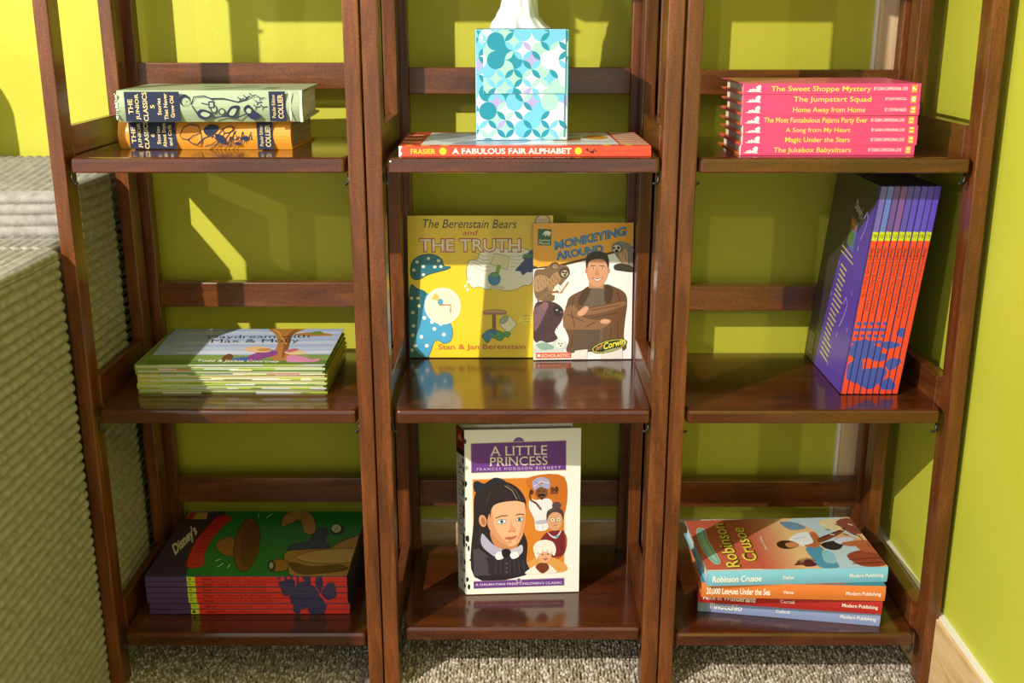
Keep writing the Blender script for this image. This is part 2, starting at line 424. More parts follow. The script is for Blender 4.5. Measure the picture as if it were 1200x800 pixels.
# ------------------------------------------------------------------ corduroy sofa at the left
def rib_panel(bm, o, u, v, lu, lv, pitch, amp, er=(.012, .012, .012, .012), nu=50, per=8, notch=None, ph=0.0, slide=None):
    """ribs run along u and repeat along v; er = rounding at the u0, u1, v0, v1 edges"""
    o, u, v = Vector(o), Vector(u), Vector(v); n = u.cross(v); nv = max(4, int(lv / pitch * per)); grid = []
    def drop(d, r): return 0 if d >= r or r <= 0 else r - math.sqrt(max(0, r * r - (r - d) ** 2))
    for i in range(nu + 1):
        a = lu * i / nu; row = []
        for j in range(nv + 1):
            b = lv * j / nv
            w = .0016 * math.sin(a * 9 + b * 5) + .0006 * math.sin(a * 31 - b * 14)
            h = amp * (abs(math.sin(math.pi * (b + w) / pitch + ph)) ** .62 - 1)
            h -= drop(a, er[0]) + drop(lu - a, er[1]) + drop(b, er[2]) + drop(lv - b, er[3])
            if notch: h -= notch(a, b)
            bs = b + (slide(a) * (1 - b / lv) if slide else 0)
            row.append(bm.verts.new(o + u * a + v * bs + n * h))
        grid.append(row)
    for i in range(nu):
        for j in range(nv): bm.faces.new((grid[i][j], grid[i + 1][j], grid[i + 1][j + 1], grid[i][j + 1]))
sofa = thing('sofa', 'pale grey wide-wale corduroy sofa left of the bookcases', 'sofa', None, (-.9, -.1, -.02))
def S(o):
    for v in o.data.vertices: v.co -= Vector((-.9, -.1, -.02))
    return o
ZA = .577; XS = -.5195; YF = -.415; PT = .0126
def notch(a, b):
    y = a + YF; q = 0
    def sm(x): x = min(1, max(0, x)); return x * x * (3 - 2 * x)
    q = sm((y + .012) / .011) * (1 - sm((y - .036) / .012)) + sm((y - .176) / .011)
    return .0125 * q
bm = bmesh.new()
rib_panel(bm, (XS, YF, -.015), (0, 1, 0), (0, 0, 1), .690, ZA + .015, PT, .0056, (.02, .004, .012, .010), 150, 8, notch)
rib_panel(bm, (XS, YF, ZA), (0, 1, 0), (-1, 0, 0), .50, .22, PT, .0036, (.02, 0, .010, .014), 140, 8, None, 0.0, lambda a: notch(a, 0) + .001)
rib_panel(bm, (-.74, YF, -.015), (1, 0, 0), (0, 0, 1), .2205, ZA + .015, PT, .004, (.014, .014, .01, .014), 16, 8)
box_bm(-.742, -.5345, YF + .006, .270, -.018, ZA - .008, .004, 1, bm)
S(bmobj('arm', bm, M['cord'], sofa, True))
bm = bmesh.new()
def notch2(a, b): return .0125 if a + .060 > .19 else (.0125 * max(0, (a + .060 - .174) / .016))
rib_panel(bm, (XS, .060, ZA - .006), (0, 1, 0), (0, 0, 1), .214, .068, PT, .0040, (.008, .004, 0, .008), 40, 8, notch2, .4)
rib_panel(bm, (-1.60, .060, .33), (1, 0, 0), (0, 0, 1), 1.072, .300, .0135, .0040, (.02, .006, .01, .010), 160, 8)
rib_panel(bm, (-.529, .060, .6270), (0, 1, .11), (-1, 0, 0), .213, 1.05, PT, .0028, (.008, .01, .008, .02), 20, 6)
box_bm(-1.60, -.5345, .070, .272, .02, .622, .006, 1, bm)
S(bmobj('backrest', bm, M['cord'], sofa, True))
S(box('seat', -1.6, -.745, YF, .060, -.005, .33, M['cord'], sofa, .02, 3))
# soft pillow lying on the back of the sofa, just outside the frame; its shadow shows on the wall
bm = bmesh.new(); bmesh.ops.create_uvsphere(bm, u_segments=40, v_segments=24, radius=1.0)
for v in bm.verts:
    x, y, z = v.co; k = lambda q: math.copysign(abs(q) ** .8, q)
    v.co = Vector((k(x) * .20, k(y) * .095, k(z) * .105 + .012 * abs(x) ** 3 * (1 if z > 0 else -1)))
pil = bmobj('throw_pillow', bm, M['pillow'], None, True); pil.location = (-.935, .165, .752 + ZF)
tag(pil, 'plump grey throw pillow lying on top of the sofa back, left of the view', 'pillow')

# ------------------------------------------------------------------ books: spine along local x, spine face towards -y, front cover up (+z)
STAND = Matrix(((0, 1, 0), (0, 0, -1), (-1, 0, 0)))      # upright, front cover towards the viewer (spine left)
UPRIGHT = Matrix(((0, 0, 1), (0, 1, 0), (-1, 0, 0)))     # upright, spine towards the viewer
TAIL = Matrix(((0, 1, 0), (-1, 0, 0), (0, 0, 1)))        # lying, spine to the left
FLAT = Matrix.Identity(3)
def put(root, rot, ref_local, ref_world):
    rot = rot.to_4x4(); rl = rot @ Vector(ref_local)
    w = Vector(ref_world) + Vector((0, 0, ZF))
    root.matrix_world = Matrix.Translation(w - rl) @ rot
def RZ(a): return Matrix.Rotation(R(a), 3, 'Z')
def RX(a): return Matrix.Rotation(R(a), 3, 'X')
def RY(a): return Matrix.Rotation(R(a), 3, 'Y')

def book(name, label, cat, group, L, d, t, cover, pages=None, board=.0022, inset=.003, round_spine=0.0, rough=.35, back_col=None):
    """cover: colour; hard cover when inset > 0"""
    root = thing(name, label, cat, group)
    m = flat(cover, rough); bmat = flat(back_col, rough) if back_col else m
    bm = bmesh.new(); rs = round_spine; n = 8 if rs else 1
    # U-shaped cover section in (y, z), extruded along x
    outer = [(d, 0), (.002, 0)] + [(-rs * math.sin(math.pi * k / (n)) if rs else 0, t * k / n) for k in range(n + 1)] + [(.002, t), (d, t)]
    sp = board
    inner = [(d, t - board), (sp, t - board), (sp, board), (d, board)]
    sec = outer + inner
    A = [bm.verts.new((0, y, z)) for y, z in sec]; B = [bm.verts.new((L, y, z)) for y, z in sec]
    k = len(sec)
    for i in range(k):
        f = bm.faces.new((A[i], A[(i + 1) % k], B[(i + 1) % k], B[i]))
        if back_col and all(sec[q][1] <= board + 1e-6 for q in (i, (i + 1) % k)): f.material_index = 1
    for X, flip in ((A, False), (B, True)):
        tri = geometry.tessellate_polygon([[Vector((0, y, z)) for y, z in sec]])
        for q in tri:
            try:
                f = bm.faces.new([X[i] for i in (q if flip else q[::-1])])
                if back_col and all(sec[i][1] <= board + 1e-6 for i in q): f.material_index = 1
            except ValueError: pass
    bmesh.ops.recalc_face_normals(bm, faces=bm.faces[:])
    bmobj('cover', bm, [m, bmat], root)
    i = inset
    bm = box_bm(i, L - i, board * 1.01, d - i * 1.1, board * 1.01, t - board * 1.01)
    # slight concave fore-edge and ends
    bmobj('pages', bm, pages or M['pages'], root)
    return root
def front(L, d, t, src, **kw):   # art: src corners are bl, br, tr, tl of the upright cover
    return Print((L, 0, t), (0, 1, 0), (-1, 0, 0), src, [(0, 0), (d, 0), (d, L), (0, L)], **kw)
def back(L, d, t, src, **kw):
    return Print((L, d, 0), (0, -1, 0), (-1, 0, 0), src, [(0, 0), (d, 0), (d, L), (0, L)], **kw)
def spine(L, t, src=None, y=0.0, **kw):     # lettering runs along the spine, art units: millimetres unless src is given
    src = src or [(0, 0), (L * 1000, 0), (L * 1000, t * 1000), (0, t * 1000)]
    return Print((0, y, 0), (1, 0, 0), (0, 0, 1), src, [(0, 0), (L, 0), (L, t), (0, t)], **kw)
def head(L, d, t):               # the flat mapping of a lying book's top cover with the spine edge nearest: art corners bl, br, tr, tl
    return lambda src: Print((0, 0, t), (1, 0, 0), (0, 1, 0), src, [(0, 0), (L, 0), (L, d), (0, d)])
# ---- two thick old books, top left
Z1, Z2, Z3 = .6609 + T + .0003, .3579 + T + .0003, .0506 + T + .0003
NAVY = '#1c2440'
def junior(label, L, d, t, base, lines, num, upper, pages):
    r = book('hardcover_book', label, 'book', 'old hardcovers on the top left shelf', L, d, t, base, pages, .003, .004, .006, .6)
    s = spine(L, t, y=-.0064, base=0)
    W, H = L * 1000, t * 1000
    s.rect(14 if not upper else 10, 1, 70.5 if not upper else 73, H - 1, NAVY); x1 = 176 if upper else 168; s.rect(x1, 1, x1 + 19, H - 1, NAVY)
    g = '#e3c98f'
    x = 16.5 if not upper else 13.5
    for w, h, tx in lines:
        s.text(tx, (x + h, (H - w) / 2), (x + h, (H + w) / 2), (x, (H - w) / 2), g, serif=.05, offset=.012, keep=True); x += h + (3.1 if upper else 2.6)
    s.text('Popular Edition', (x1 + 7, 5), (x1 + 7, H - 5), (x1 + 3, 5), g, keep=True)
    s.text('COLLIER', (x1 + 16, 4), (x1 + 16, H - 4), (x1 + 10, 4), g, serif=.05, offset=.012, keep=True)
    return r, s, W, H
def doodle(s, pts, w=1.0, c=NAVY, keep=True): s.line(pts, w, c, keep)
r, s, W, H = junior('thick orange old hardcover under the sage green one', .208, .127, .034, '#e0952a',
    [(19, 5.2, 'THE'), (30, 5.2, 'JUNIOR'), (32, 5.2, 'CLASSICS'), (4, 4.6, '6'), (21, 4.4, 'Stories'), (28, 4.4, 'About Boys'), (24, 4.4, 'and Girls')], '6', False, M['old_pages'])
# line drawing: child in a wide hat reading, a second child with a plank fence
s.blob([(76, 18), (84, 29), (98, 27), (99, 20), (90, 14), (80, 13)], '#c9812a'); doodle(s, [(75, 17), (80, 26), (88, 30), (98, 28), (101, 20), (92, 17), (84, 12), (78, 13), (75, 17)], 1.1)
doodle(s, [(84, 12), (88, 8), (96, 6), (101, 10), (101, 19)], 1); doodle(s, [(96, 7), (104, 14), (114, 17), (120, 11), (112, 6), (104, 4)], 1.2)
s.blob([(104, 24), (112, 30), (122, 28), (118, 20), (108, 17)], NAVY); s.blob([(118, 19), (128, 16), (130, 8), (120, 10)], NAVY, True)
for a in range(0, 30, 5): doodle(s, [(108 + a, 15 - a * .2), (114 + a, 24 - a * .3), (118 + a, 28 - a * .2)], 1.0); doodle(s, [(112 + a, 4), (122 + a, 9 + (a % 10) * .4)], .8)
for a in range(6): doodle(s, [(132 + a * 5, 6 + (a % 3) * 3), (136 + a * 5, 16 + (a % 2) * 6), (141 + a * 4, 12)], 1.3)
s.ell(134, 24, 7, 4, NAVY, 20); s.ell(134, 24, 5.5, 2.8, '#e0952a', 20); s.ell(154, 14, 4, 3, NAVY); s.ell(144, 8, 3, 2, NAVY)
s.make('spine_print', M['print_matt'], r)
put(r, RZ(-2.2), (0, 0, 0), (-.4705, .0845, Z1))
r, s, W, H = junior('thick sage green old hardcover lying on the orange one', .214, .135, .036, '#9cab8b',
    [(17, 5.4, 'THE'), (30, 5.4, 'JUNIOR'), (33, 5.4, 'CLASSICS'), (4, 4.8, '5'), (19, 4.4, 'Stories'), (30, 4.4, 'That Never'), (25, 4.4, 'Grow Old')], '5', True, M['pages'])
# line drawing: a crouching boy in a jacket over a big book, leaves at the right
s.ell(79, 25, 6, 7, NAVY); s.ell(80.5, 23, 4.6, 5, '#9cab8b'); doodle(s, [(80, 24), (83, 23)], .8); doodle(s, [(79, 20), (82, 19.5)], .7)
doodle(s, [(86, 20), (90, 29), (102, 30), (112, 26), (106, 20), (98, 22)], 1.3); doodle(s, [(87, 19), (93, 9), (100, 6), (110, 7)], 1.3)
s.blob([(92, 10), (98, 15), (110, 10), (104, 4), (96, 4)], NAVY); s.blob([(96, 9), (100, 12), (107, 9), (102, 6)], '#9cab8b')
s.ell(112, 15, 4, 5, NAVY); s.ell(112, 15, 2.6, 3.4, '#9cab8b'); s.ell(121, 12, 4, 4, NAVY); s.ell(121, 12, 2.6, 2.6, '#9cab8b')
doodle(s, [(108, 27), (124, 27), (140, 23), (150, 26), (154, 30)], 1.4); doodle(s, [(110, 5), (124, 7), (138, 5), (150, 10), (156, 12)], 1.4)
s.blob([(126, 8), (132, 18), (142, 18), (136, 7)], NAVY); s.blob([(129, 9), (133, 15), (138, 15), (134, 8)], '#9cab8b'); s.rect(106, 16, 113, 24, NAVY); s.rect(107.5, 17.5, 111.5, 22.5, '#9cab8b')
s.blob([(146, 15), (152, 20), (158, 14), (166, 6), (156, 3), (150, 8)], NAVY); s.ell(152, 13, 3, 3, '#9cab8b')
for a, b in ((140, 29), (147, 31), (154, 33), (160, 25), (163, 30), (166, 20), (158, 20)): doodle(s, [(a, b), (a + 3, b - 3), (a + 8, b - 2)], 1.1); doodle(s, [(a + 3, b - 3), (a + 2, b - 6)], .9)
s.blob([(200, 1), (201.4, 9), (200.6, 18), (201.8, 27), (200.4, 35), (199.6, 35), (199.9, 20), (199.2, 10)], '#e4dfc8')
s.blob([(211.5, 0), (214, 0), (214, 36), (211, 36), (212.4, 24), (210.8, 14)], '#e6dfca')
s.make('spine_print', M['print_matt'], r)
bm = bmesh.new()      # frayed cloth at the head of the spine
for i in range(12):
    x, z = random.uniform(-.0012, .0004), .003 + i * .0026; box_bm(x, x + random.uniform(.001, .004), -.0072, -.005, z, z + random.uniform(.001, .0032), .0004, 1, bm)
bmobj('frayed_edge', bm, M['tissue'], r)
p = Print((0, 0, .036), (1, 0, 0), (0, 1, 0), [(0, 0), (214, 0), (214, 135), (0, 135)], [(0, 0), (.214, 0), (.214, .135), (0, .135)])
for x0, y0, w in ((88, 10, 30), (95, 30, 40), (110, 55, 46), (84, 70, 26), (122, 80, 30)): p.blob([(x0, y0), (x0 + w * .4, y0 + 7), (x0 + w, y0 + 3), (x0 + w * .5, y0 - 3)], '#54624f', True)
p.rect(164, 20, 180, 60, '#6b7a66'); p.make('cover_print', M['print_matt'], r)
put(r, RZ(2.0), (0, 0, 0), (-.4585, .0545, Z1 + .0345))

# ---- alphabet picture book under the tissue box
L, d, t = .287, .158, .0118; RED = '#de4a31'
r = book('picture_book', 'red picture book titled A Fabulous Fair Alphabet, under the tissue box', 'book', None, L, d, t, RED, None, .0015, .003)
s = spine(L, t); Y = '#f2cf2b'
s.text('FRASIER', (13, 3), (42, 3), (13, 8.6), Y, serif=.06, offset=.015, keep=True)
s.ell(50, 6, 4, 4, Y); s.text('A FABULOUS FAIR ALPHABET', (60, 2.8), (196, 2.8), (60, 9.2), '#fbf7ee', serif=.07, offset=.02)
s.ell(204, 6, 4, 4, Y)
s.line([(213, 7), (218, 5), (223, 7), (226, 4.5)], 1, '#231f1a'); s.ell(214, 7.5, 1.6, 1.2, '#231f1a'); s.ell(220, 4.6, 2.2, 1.4, '#231f1a'); s.line([(219, 4), (223, 9)], .6, '#231f1a')
for x in range(231, 251, 4): s.line([(x, 4.5), (x + 1.4, 7.5), (x + 2.8, 4.6)], .6, '#a33324', True)
for x in range(257, 274, 4): s.line([(x, 4.5), (x + 1.4, 7.5), (x + 2.8, 4.6)], .6, '#a33324', True)
s.blob([(0, 0), (3.5, 3), (2, 7), (4, 11.5), (0, 11.7)], '#ece5dc'); s.make('spine_print', M['print'], r)
p = head(L, d, t)([(0, 0), (287, 0), (287, 158), (0, 158)])
for k in range(7): p.rect(1, 20 + k * 19, 22, 29 + k * 19, '#f0c0a0' if k % 2 else '#9d4a2c', True)
for k in range(8): p.poly([(254, 16 + k * 18), (286, 10 + k * 18), (286, 19 + k * 18), (254, 26 + k * 18)], '#f3e3c4', True)
for x in (12, 30, 52, 236, 262): p.ell(x, 6, 5, 5, Y, keep=True)
p.poly([(24, 12), (252, 12), (250, 148), (30, 148)], '#e9ebef')
p.blob([(40, 60), (60, 100), (90, 110), (80, 60), (60, 40)], '#b9bfc0'); p.blob([(60, 20), (90, 60), (150, 60), (130, 20)], '#8ea5c0')
p.line([(40, 118), (70, 100), (60, 80), (90, 90), (110, 120)], 2, '#54606a')
p.blob([(176, 50), (200, 80), (226, 90), (222, 66), (200, 50)], '#b98a55'); p.blob([(170, 30), (190, 46), (214, 44), (196, 30)], '#c9b79b'); p.blob([(150, 100), (180, 130), (210, 110)], '#a5a06a')
p.poly([(212, 56), (246, 46), (246, 122), (212, 110)], '#eef0f0'); p.ell(232, 92, 15, 26, '#eba52f'); p.line([(224, 96), (240, 90)], 3, '#8a5a22')
p.line([(200, 46), (250, 40)], 2, '#2c5a60'); p.make('cover_print', M['print'], r)
put(r, RZ(1.0), (0, 0, 0), (-.1285, .0085, Z1))

# ---- tissue box
PAL = ['#cdd6e8'] * 6 + ['#6dbbe0'] * 3 + ['#9fd3c8'] * 3 + ['#1f8aa8'] * 2 + ['#a79fd8']
PET = ['#6dbbe0'] * 6 + ['#1f8aa8'] * 4 + ['#9fd3c8'] * 2 + ['#a79fd8']
def petals(p, w, h, seed, a=.0104, off=(0, 0)):
    """overlapping circles: stars between the crossings and petals along the lattice lines (lattice turned by 45 degrees)"""
    rr = random.Random(seed); nx, nz = int(w / a) + 3, int(h / a) + 3
    def arc(P, Q, side, n=7):
        mx, mz = (P[0] + Q[0]) / 2, (P[1] + Q[1]) / 2; dx, dz = Q[0] - P[0], Q[1] - P[1]; o = []
        for k in range(n + 1):
            q = k / n; b = side * .207 * 4 * q * (1 - q); o.append((P[0] + dx * q - dz * b, P[1] + dz * q + dx * b))
        return o
    cells = [(i, j) for i in range(-1, nx) for j in range(-1, nz) if (i + j) % 2 == 0]
    p.up(); full = {}
    for i, j in cells:
        cx, cz = i * a + off[0], j * a + off[1]; K = [(cx - a, cz), (cx, cz - a), (cx + a, cz), (cx, cz + a)]
        c = rr.choice(PAL); full[(i, j)] = c if rr.random() < .07 else None
        P = []
        for k in range(4): P += arc(K[k], K[(k + 1) % 4], 0)[:-1]
        p.uvpoly(P, c, 'bulk')
    p.up()
    for i, j in cells:
        cx, cz = i * a + off[0], j * a + off[1]
        for P, Q, n in (((cx - a, cz), (cx, cz - a), (i - 1, j - 1)), ((cx, cz - a), (cx + a, cz), (i + 1, j - 1))):
            c = full[(i, j)] or full.get(n) or rr.choice(PET)
            S_ = arc(P, Q, 1)[:-1] + arc(Q, P, 1)[:-1]
            p.uvpoly(S_, c, 'bulk')
BW, BD, BH = .1085, .108, .1262
bx = thing('tissue_box', 'blue and white petal patterned tissue box with a tissue pulled up', 'tissue box')
bm = box_bm(0, BW, 0, BD, 0, BH, .0012, 2)
bmobj('carton', bm, mat('carton_card', '#9ccfe4', .45), bx)
def face(o, u, v, w, h, seed, name, off=(0, 0), parent=None):
    p = Print(o, u, v, [(0, 0), (w, 0), (w, h), (0, h)], [(0, 0), (w, 0), (w, h), (0, h)], base=2e-4, step=3e-5); petals(p, w, h, seed, off=off)
    return p.make(name, M['print_soft'], parent or bx)
face((.001, 0, .001), (1, 0, 0), (0, 0, 1), BW - .002, BH - .002, 5, 'front_print', (.0028, .002))
face((0, BD - .001, .001), (0, -1, 0), (0, 0, 1), BD - .002, BH - .002, 9, 'side_print')
face((BW, .001, .001), (0, 1, 0), (0, 0, 1), BD - .002, BH - .002, 11, 'side_print', (.004, .003))
face((.001, .001, BH), (1, 0, 0), (0, 1, 0), BW - .002, BD - .002, 13, 'top_print')
fl = box('front_flap', .009, BW - .0035, -.0016, -.0004, .054, BH + .0004, mat('flap_card', '#8fc4da', .45), bx, .0003, 1)
p = Print((.0093, -.0016, .0545), (1, 0, 0), (0, 0, 1), [(0, 0), (1, 0), (1, 1), (0, 1)], [(0, 0), (.0952, 0), (.0952, .0715), (0, .0715)], base=2e-4, step=3e-5)
petals(p, .0952, .0715, 23, off=(.004, .0065)); p.make('flap_print', M['print_soft'], fl)
sd = box('side_tuck', BW - .0048, BW - .0034, -.0012, -.0003, .004, .053, mat('tuck_edge', '#4a7f93', .5), bx)
# opening and tissue
bm = bmesh.new(); v = [bm.verts.new((BW / 2 + .036 * math.cos(a), BD / 2 + .013 * math.sin(a), BH + .0007)) for a in [2 * math.pi * k / 24 for k in range(24)]]; bm.faces.new(v)
bmobj('opening', bm, mat('box_opening', '#cfd8da', .6), bx)
def tissue():
    bm = bmesh.new(); n = 72; m = 34; rows = []
    prof = [(0, .0345, .0380, .020), (.05, .0325, .0300, .022), (.12, .0270, .0235, .022), (.22, .0215, .0225, .021), (.32, .0185, .0215, .020), (.45, .0170, .0205, .019), (.62, .0150, .0165, .014), (.80, .0105, .0110, .009), (.93, .0050, .0055, .005), (1, .0006, .0006, .0006)]
    for j in range(m + 1):
        h = j / m
        for a, b in zip(prof, prof[1:]):
            if a[0] <= h <= b[0] + 1e-9:
                q = (h - a[0]) / (b[0] - a[0]); q = q * q * (3 - 2 * q); l, rr_, dd = [a[k] + (b[k] - a[k]) * q for k in (1, 2, 3)]; break
        ring = []
        for i in range(n):
            t_ = 2 * math.pi * i / n; c, s_ = math.cos(t_), math.sin(t_)
            fold = 1 + .10 * math.sin(5 * t_ + 3 * h) * (1 - h * .4) + .06 * math.sin(11 * t_ - 5 * h + 1) + .05 * math.sin(17 * t_ + 9 * h)
            x = (l if c < 0 else rr_) * c * (1 + (.04 * math.sin(7 * t_ + 6 * h)))
            y = dd * s_ * fold - .004 * math.exp(-((c + .2) / .18) ** 2) * (1 if s_ < 0 else 0)
            z = h * .118
            ring.append(bm.verts.new((x + .0020 - .004 * h, y, max(z, -.001))))
        rows.append(ring)
    for j in range(m):
        for i in range(n): bm.faces.new((rows[j][i], rows[j][(i + 1) % n], rows[j + 1][(i + 1) % n], rows[j + 1][i]))
    o = bmobj('tissue', bm, M['tissue'], bx, True); o.location = (BW / 2 - .004, BD / 2, BH + .0009); return o
tissue()
put(bx, RZ(1.4), (0, 0, 0), (-.0425, .0655, Z1 + .0121))

# ---- seven pink paperbacks, top right
PK = '#e0447c'; YL = '#f6d65a'
pinks = [('The Jukebox Babysitters', 'BY SUSAN CAPPADONIA LOVE', '10', 65, 154), ('Magic Under the Stars', 'BY SUSAN CAPPADONIA LOVE', '13', 76, 150), ('A Song from My Heart', 'BY SUSAN CAPPADONIA LOVE', '11', 76, 150),
         ('The Most Fantabulous Pajama Party Ever', 'BY SUSAN CAPPADONIA LOVE', '12', 52, 170), ('Home Away from Home', 'BY CYNTHIA RAIGN', '16', 84, 166), ('The Jumpstart Squad', 'BY JULIE DRISCOLL', '8', 84, 172), ('The Sweet Shoppe Mystery', 'BY SUSAN CAPPADONIA LOVE', '7', 58, 171)]
L, d = .2010, .128; zc = Z1
places = ['at the bottom of the pink stack', 'second up in the pink stack', 'third up in the pink stack', 'in the middle of the pink stack', 'third down in the pink stack', 'second down in the pink stack', 'on top of the pink stack']
for i, (ti, au, nm, xa, xb) in enumerate(pinks):
    t = .0104 if i == 2 else .01165
    r = book('paperback_book', 'pink paperback titled %s, %s' % (ti, places[i]), 'book', 'pink paperbacks stacked on the top right shelf', L, d, t, PK, None, .0012, .006, 0, .4, '#ef7a35')
    s = spine(L, t); H = t * 1000
    s.up()
    for a in range(0, 48):
        for b in range(3):
            s.ell(22 + a * 3.7 + (b % 2) * 1.8, H * (.2 + .3 * b), .42, .42, '#b92a5e', keep='bulk', n=6)
    s.rect(0, .2, 1.1, H - .2, '#f3e3e6' if i in (1, 2, 0) else '#d6799b')
    w = '#fdf3f5'
    s.blob([(4, 3), (8, 2.4), (14, 2.6), (20, 2.2), (21, 3), (14, 3.4), (9, 3.2)], w); 
    for k, (cx, cy, rx, ry) in enumerate(((9, 4.2, 1.6, 1.3), (12, 4.6, 1.2, 1.8), (15, 4.4, 1.5, 1.4), (18, 5.6, 2.4, 2.2), (18.6, 8, 2.2, 1.9), (16, 7.4, 1.2, .9))): s.ell(cx, cy * H / 11.6, rx, ry * H / 11.6, w, keep=True, n=12)
    s.line([(8, 5), (10.5, 3)], .5, PK); s.line([(12, 6), (12.2, 3.6)], .5, PK, True); s.line([(14.6, 5.4), (15.6, 3.8)], .5, PK, True)
    s.text(ti, (xa * .915 - 22 + 0, H * .26), (xb * .915 - 22, H * .26), (xa * .915 - 22, H * (.72 if i != 2 else .86)), YL, offset=.006) if False else s.text(ti, (xa - 26, H * .27), (xb - 26, H * .27), (xa - 26, H * .76), YL, offset=.008)
    s.text(au, (148 if len(au) > 20 else 162, H * .36), (186, H * .36), (148 if len(au) > 20 else 162, H * .68), w, offset=.002, keep=True)
    s.rect(190.5, H * .16, 197, H * .86, '#f49a2c'); s.text(nm, (192, H * (.28 if len(nm) > 1 else .40)), (192, H * (.76 if len(nm) > 1 else .62)), (195.8, H * (.28 if len(nm) > 1 else .40)), '#fdeee0', offset=.02) if False else s.text(nm, (195.8, H * .28), (195.8, H * .76), (191.8, H * .28), '#fdeee0', offset=.02)
    s.make('spine_print', M['print'], r)
    # orange back board, dark and white page bands at the head end
    put(r, RZ(random.uniform(-.5, .5) + (.4 if i < 3 else -.2)), (0, 0, 0), (.2610 + (0, .0015, .0012, -.0003, -.0003, -.0003, -.0006)[i], .0215 + random.uniform(-.001, .001), zc)); zc += t

# ---- yellow picture book leaning at the back, middle shelf
L, d, t = .1965, .1985, .0042
r = book('picture_book', 'square yellow picture book titled The Truth, leaning behind the monkey book', 'book', None, L, d, t, '#eac61d', None, .0006, .0004)
f = front(L, d, t, [(38, 779), (796, 779), (796, 40), (42, 40)]); Yc = '#f0cf22'; IN = '#2a2117'
f.rect(38, 30, 800, 800, Yc)
f.text('The Berenstain Bears', (122, 102), (608, 104), (122, 58), IN, shear=.25, offset=.004)
f.text('and', (326, 140), (408, 140), (326, 112), '#c8452a', shear=.25, offset=.01)
# thought cloud with a toppling lamp
cl = [(345, 320), (360, 270), (400, 262), (420, 225), (480, 205), (560, 208), (640, 205), (684, 240), (690, 380), (640, 400), (600, 420), (540, 425), (490, 412), (450, 420), (410, 405), (375, 410), (350, 375)]
f.blob(cl, '#eceadf', edge=IN, ew=2.5)
f.blob([(470, 400), (520, 398), (545, 408), (520, 420), (478, 416)], '#cfcdc0')
f.poly([(490, 232), (572, 248), (556, 318), (470, 288)], '#e6ddb9'); f.line([(490, 232), (572, 248), (556, 318), (470, 288), (490, 232)], 2.5, IN)
f.poly([(505, 290), (526, 294), (512, 345), (494, 340)], '#86a83a'); f.ell(490, 364, 32, 34, '#3b86c0', edge=IN, ew=2.5); f.blob([(475, 336), (512, 340), (505, 352), (478, 348)], '#6aa443')
for y in (225, 245, 262, 280, 300): f.line([(385, y), (430, y + 22), (470, y + 20)], 1.8, '#6b675c', True); f.line([(575, y), (620, y + 4), (660, y - 14)], 1.5, '#6b675c', True)
f.blob([(600, 320), (625, 290), (645, 262), (600, 230), (640, 250), (690, 215), (690, 320), (660, 330), (640, 345), (625, 325)], '#2f3f7a'); f.blob([(640, 240), (690, 232), (690, 250), (655, 255)], '#3f7f4a', True)
for q in ((352, 380), (338, 402), (350, 420)): f.ell(q[0], q[1], 7, 8, '#f1efe6', keep=True)
# table, broken lamp, sticker burst
f.text('THE TRUTH', (98, 228), (632, 228), (98, 154), '#b8402e', offset=.055); f.text('THE TRUTH', (104, 222), (626, 222), (104, 160), '#efe6d0', offset=.012)
f.rect(478, 548, 498, 640, '#8f5a3a'); f.ell(492, 538, 62, 13, '#caa17a', edge=IN, ew=2.5); f.rect(430, 540, 552, 552, '#a9795a')
f.blob([(425, 660), (440, 690), (455, 700), (480, 672), (520, 690), (545, 660), (520, 640), (470, 628)], '#4f9a4a', edge=IN); f.blob([(428, 655), (450, 695), (478, 670), (462, 640)], '#3f7fb0', True); f.blob([(462, 630), (500, 640), (490, 660)], '#2f6f9f', True)
f.poly([(515, 600), (566, 556), (610, 600), (560, 654)], '#ece8cf'); f.line([(515, 600), (566, 556), (610, 600), (560, 654), (515, 600)], 2.5, IN); f.ell(540, 578, 26, 16, '#9db08a', -40, edge=IN, ew=2)
f.blob([(535, 650), (560, 672), (575, 650), (556, 640)], '#5a9f50', edge=IN, ew=2)
# teal polka dot patch and pale roundel at the left
f.blob([(44, 420), (90, 415), (135, 440), (120, 520), (98, 600), (60, 720), (145, 778), (40, 778)], '#1f6474'); f.blob([(135, 440), (200, 520), (262, 610), (262, 680), (225, 705), (175, 690), (130, 778), (60, 720), (98, 600)], '#4aa7d6', edge=IN, ew=2)
for q in ((55, 465), (88, 465), (60, 540), (62, 610), (58, 660), (92, 505), (52, 740)): f.ell(q[0], q[1], 9, 9, '#cfc88f', keep=True)
for q in ((120, 568), (172, 626), (222, 656), (102, 668), (68, 716), (130, 716), (160, 590), (205, 600)): f.ell(q[0], q[1], 10, 10, '#f3f3ee', keep=True)
f.ell(218, 506, 96, 97, '#f4f1e6'); f.ell(218, 506, 90, 91, '#f2e8d2'); f.poly([(160, 470), (176, 440), (196, 448), (200, 478)], '#e8c15a'); f.ell(206, 484, 15, 17, '#5aa6c6'); f.line([(200, 500), (260, 500), (258, 540)], 7, '#b47a45')
f.ell(92, 296, 0.1, 0.1, Yc)
f.blob([(55, 350), (60, 280), (100, 245), (165, 236), (215, 260), (228, 296), (262, 300), (240, 316), (150, 340), (90, 368)], '#1f6f80', edge=IN, ew=2.5)
for q in ((88, 276), (148, 258), (120, 300), (180, 302), (70, 318), (212, 300), (120, 342), (200, 270)): f.ell(q[0], q[1], 9, 8, '#d9e2c8', keep=True)
f.poly([(612, 545), (630, 560), (640, 540), (655, 556), (685, 540), (690, 598), (660, 590), (648, 604), (632, 586), (612, 594), (622, 572)], '#f3e24a')
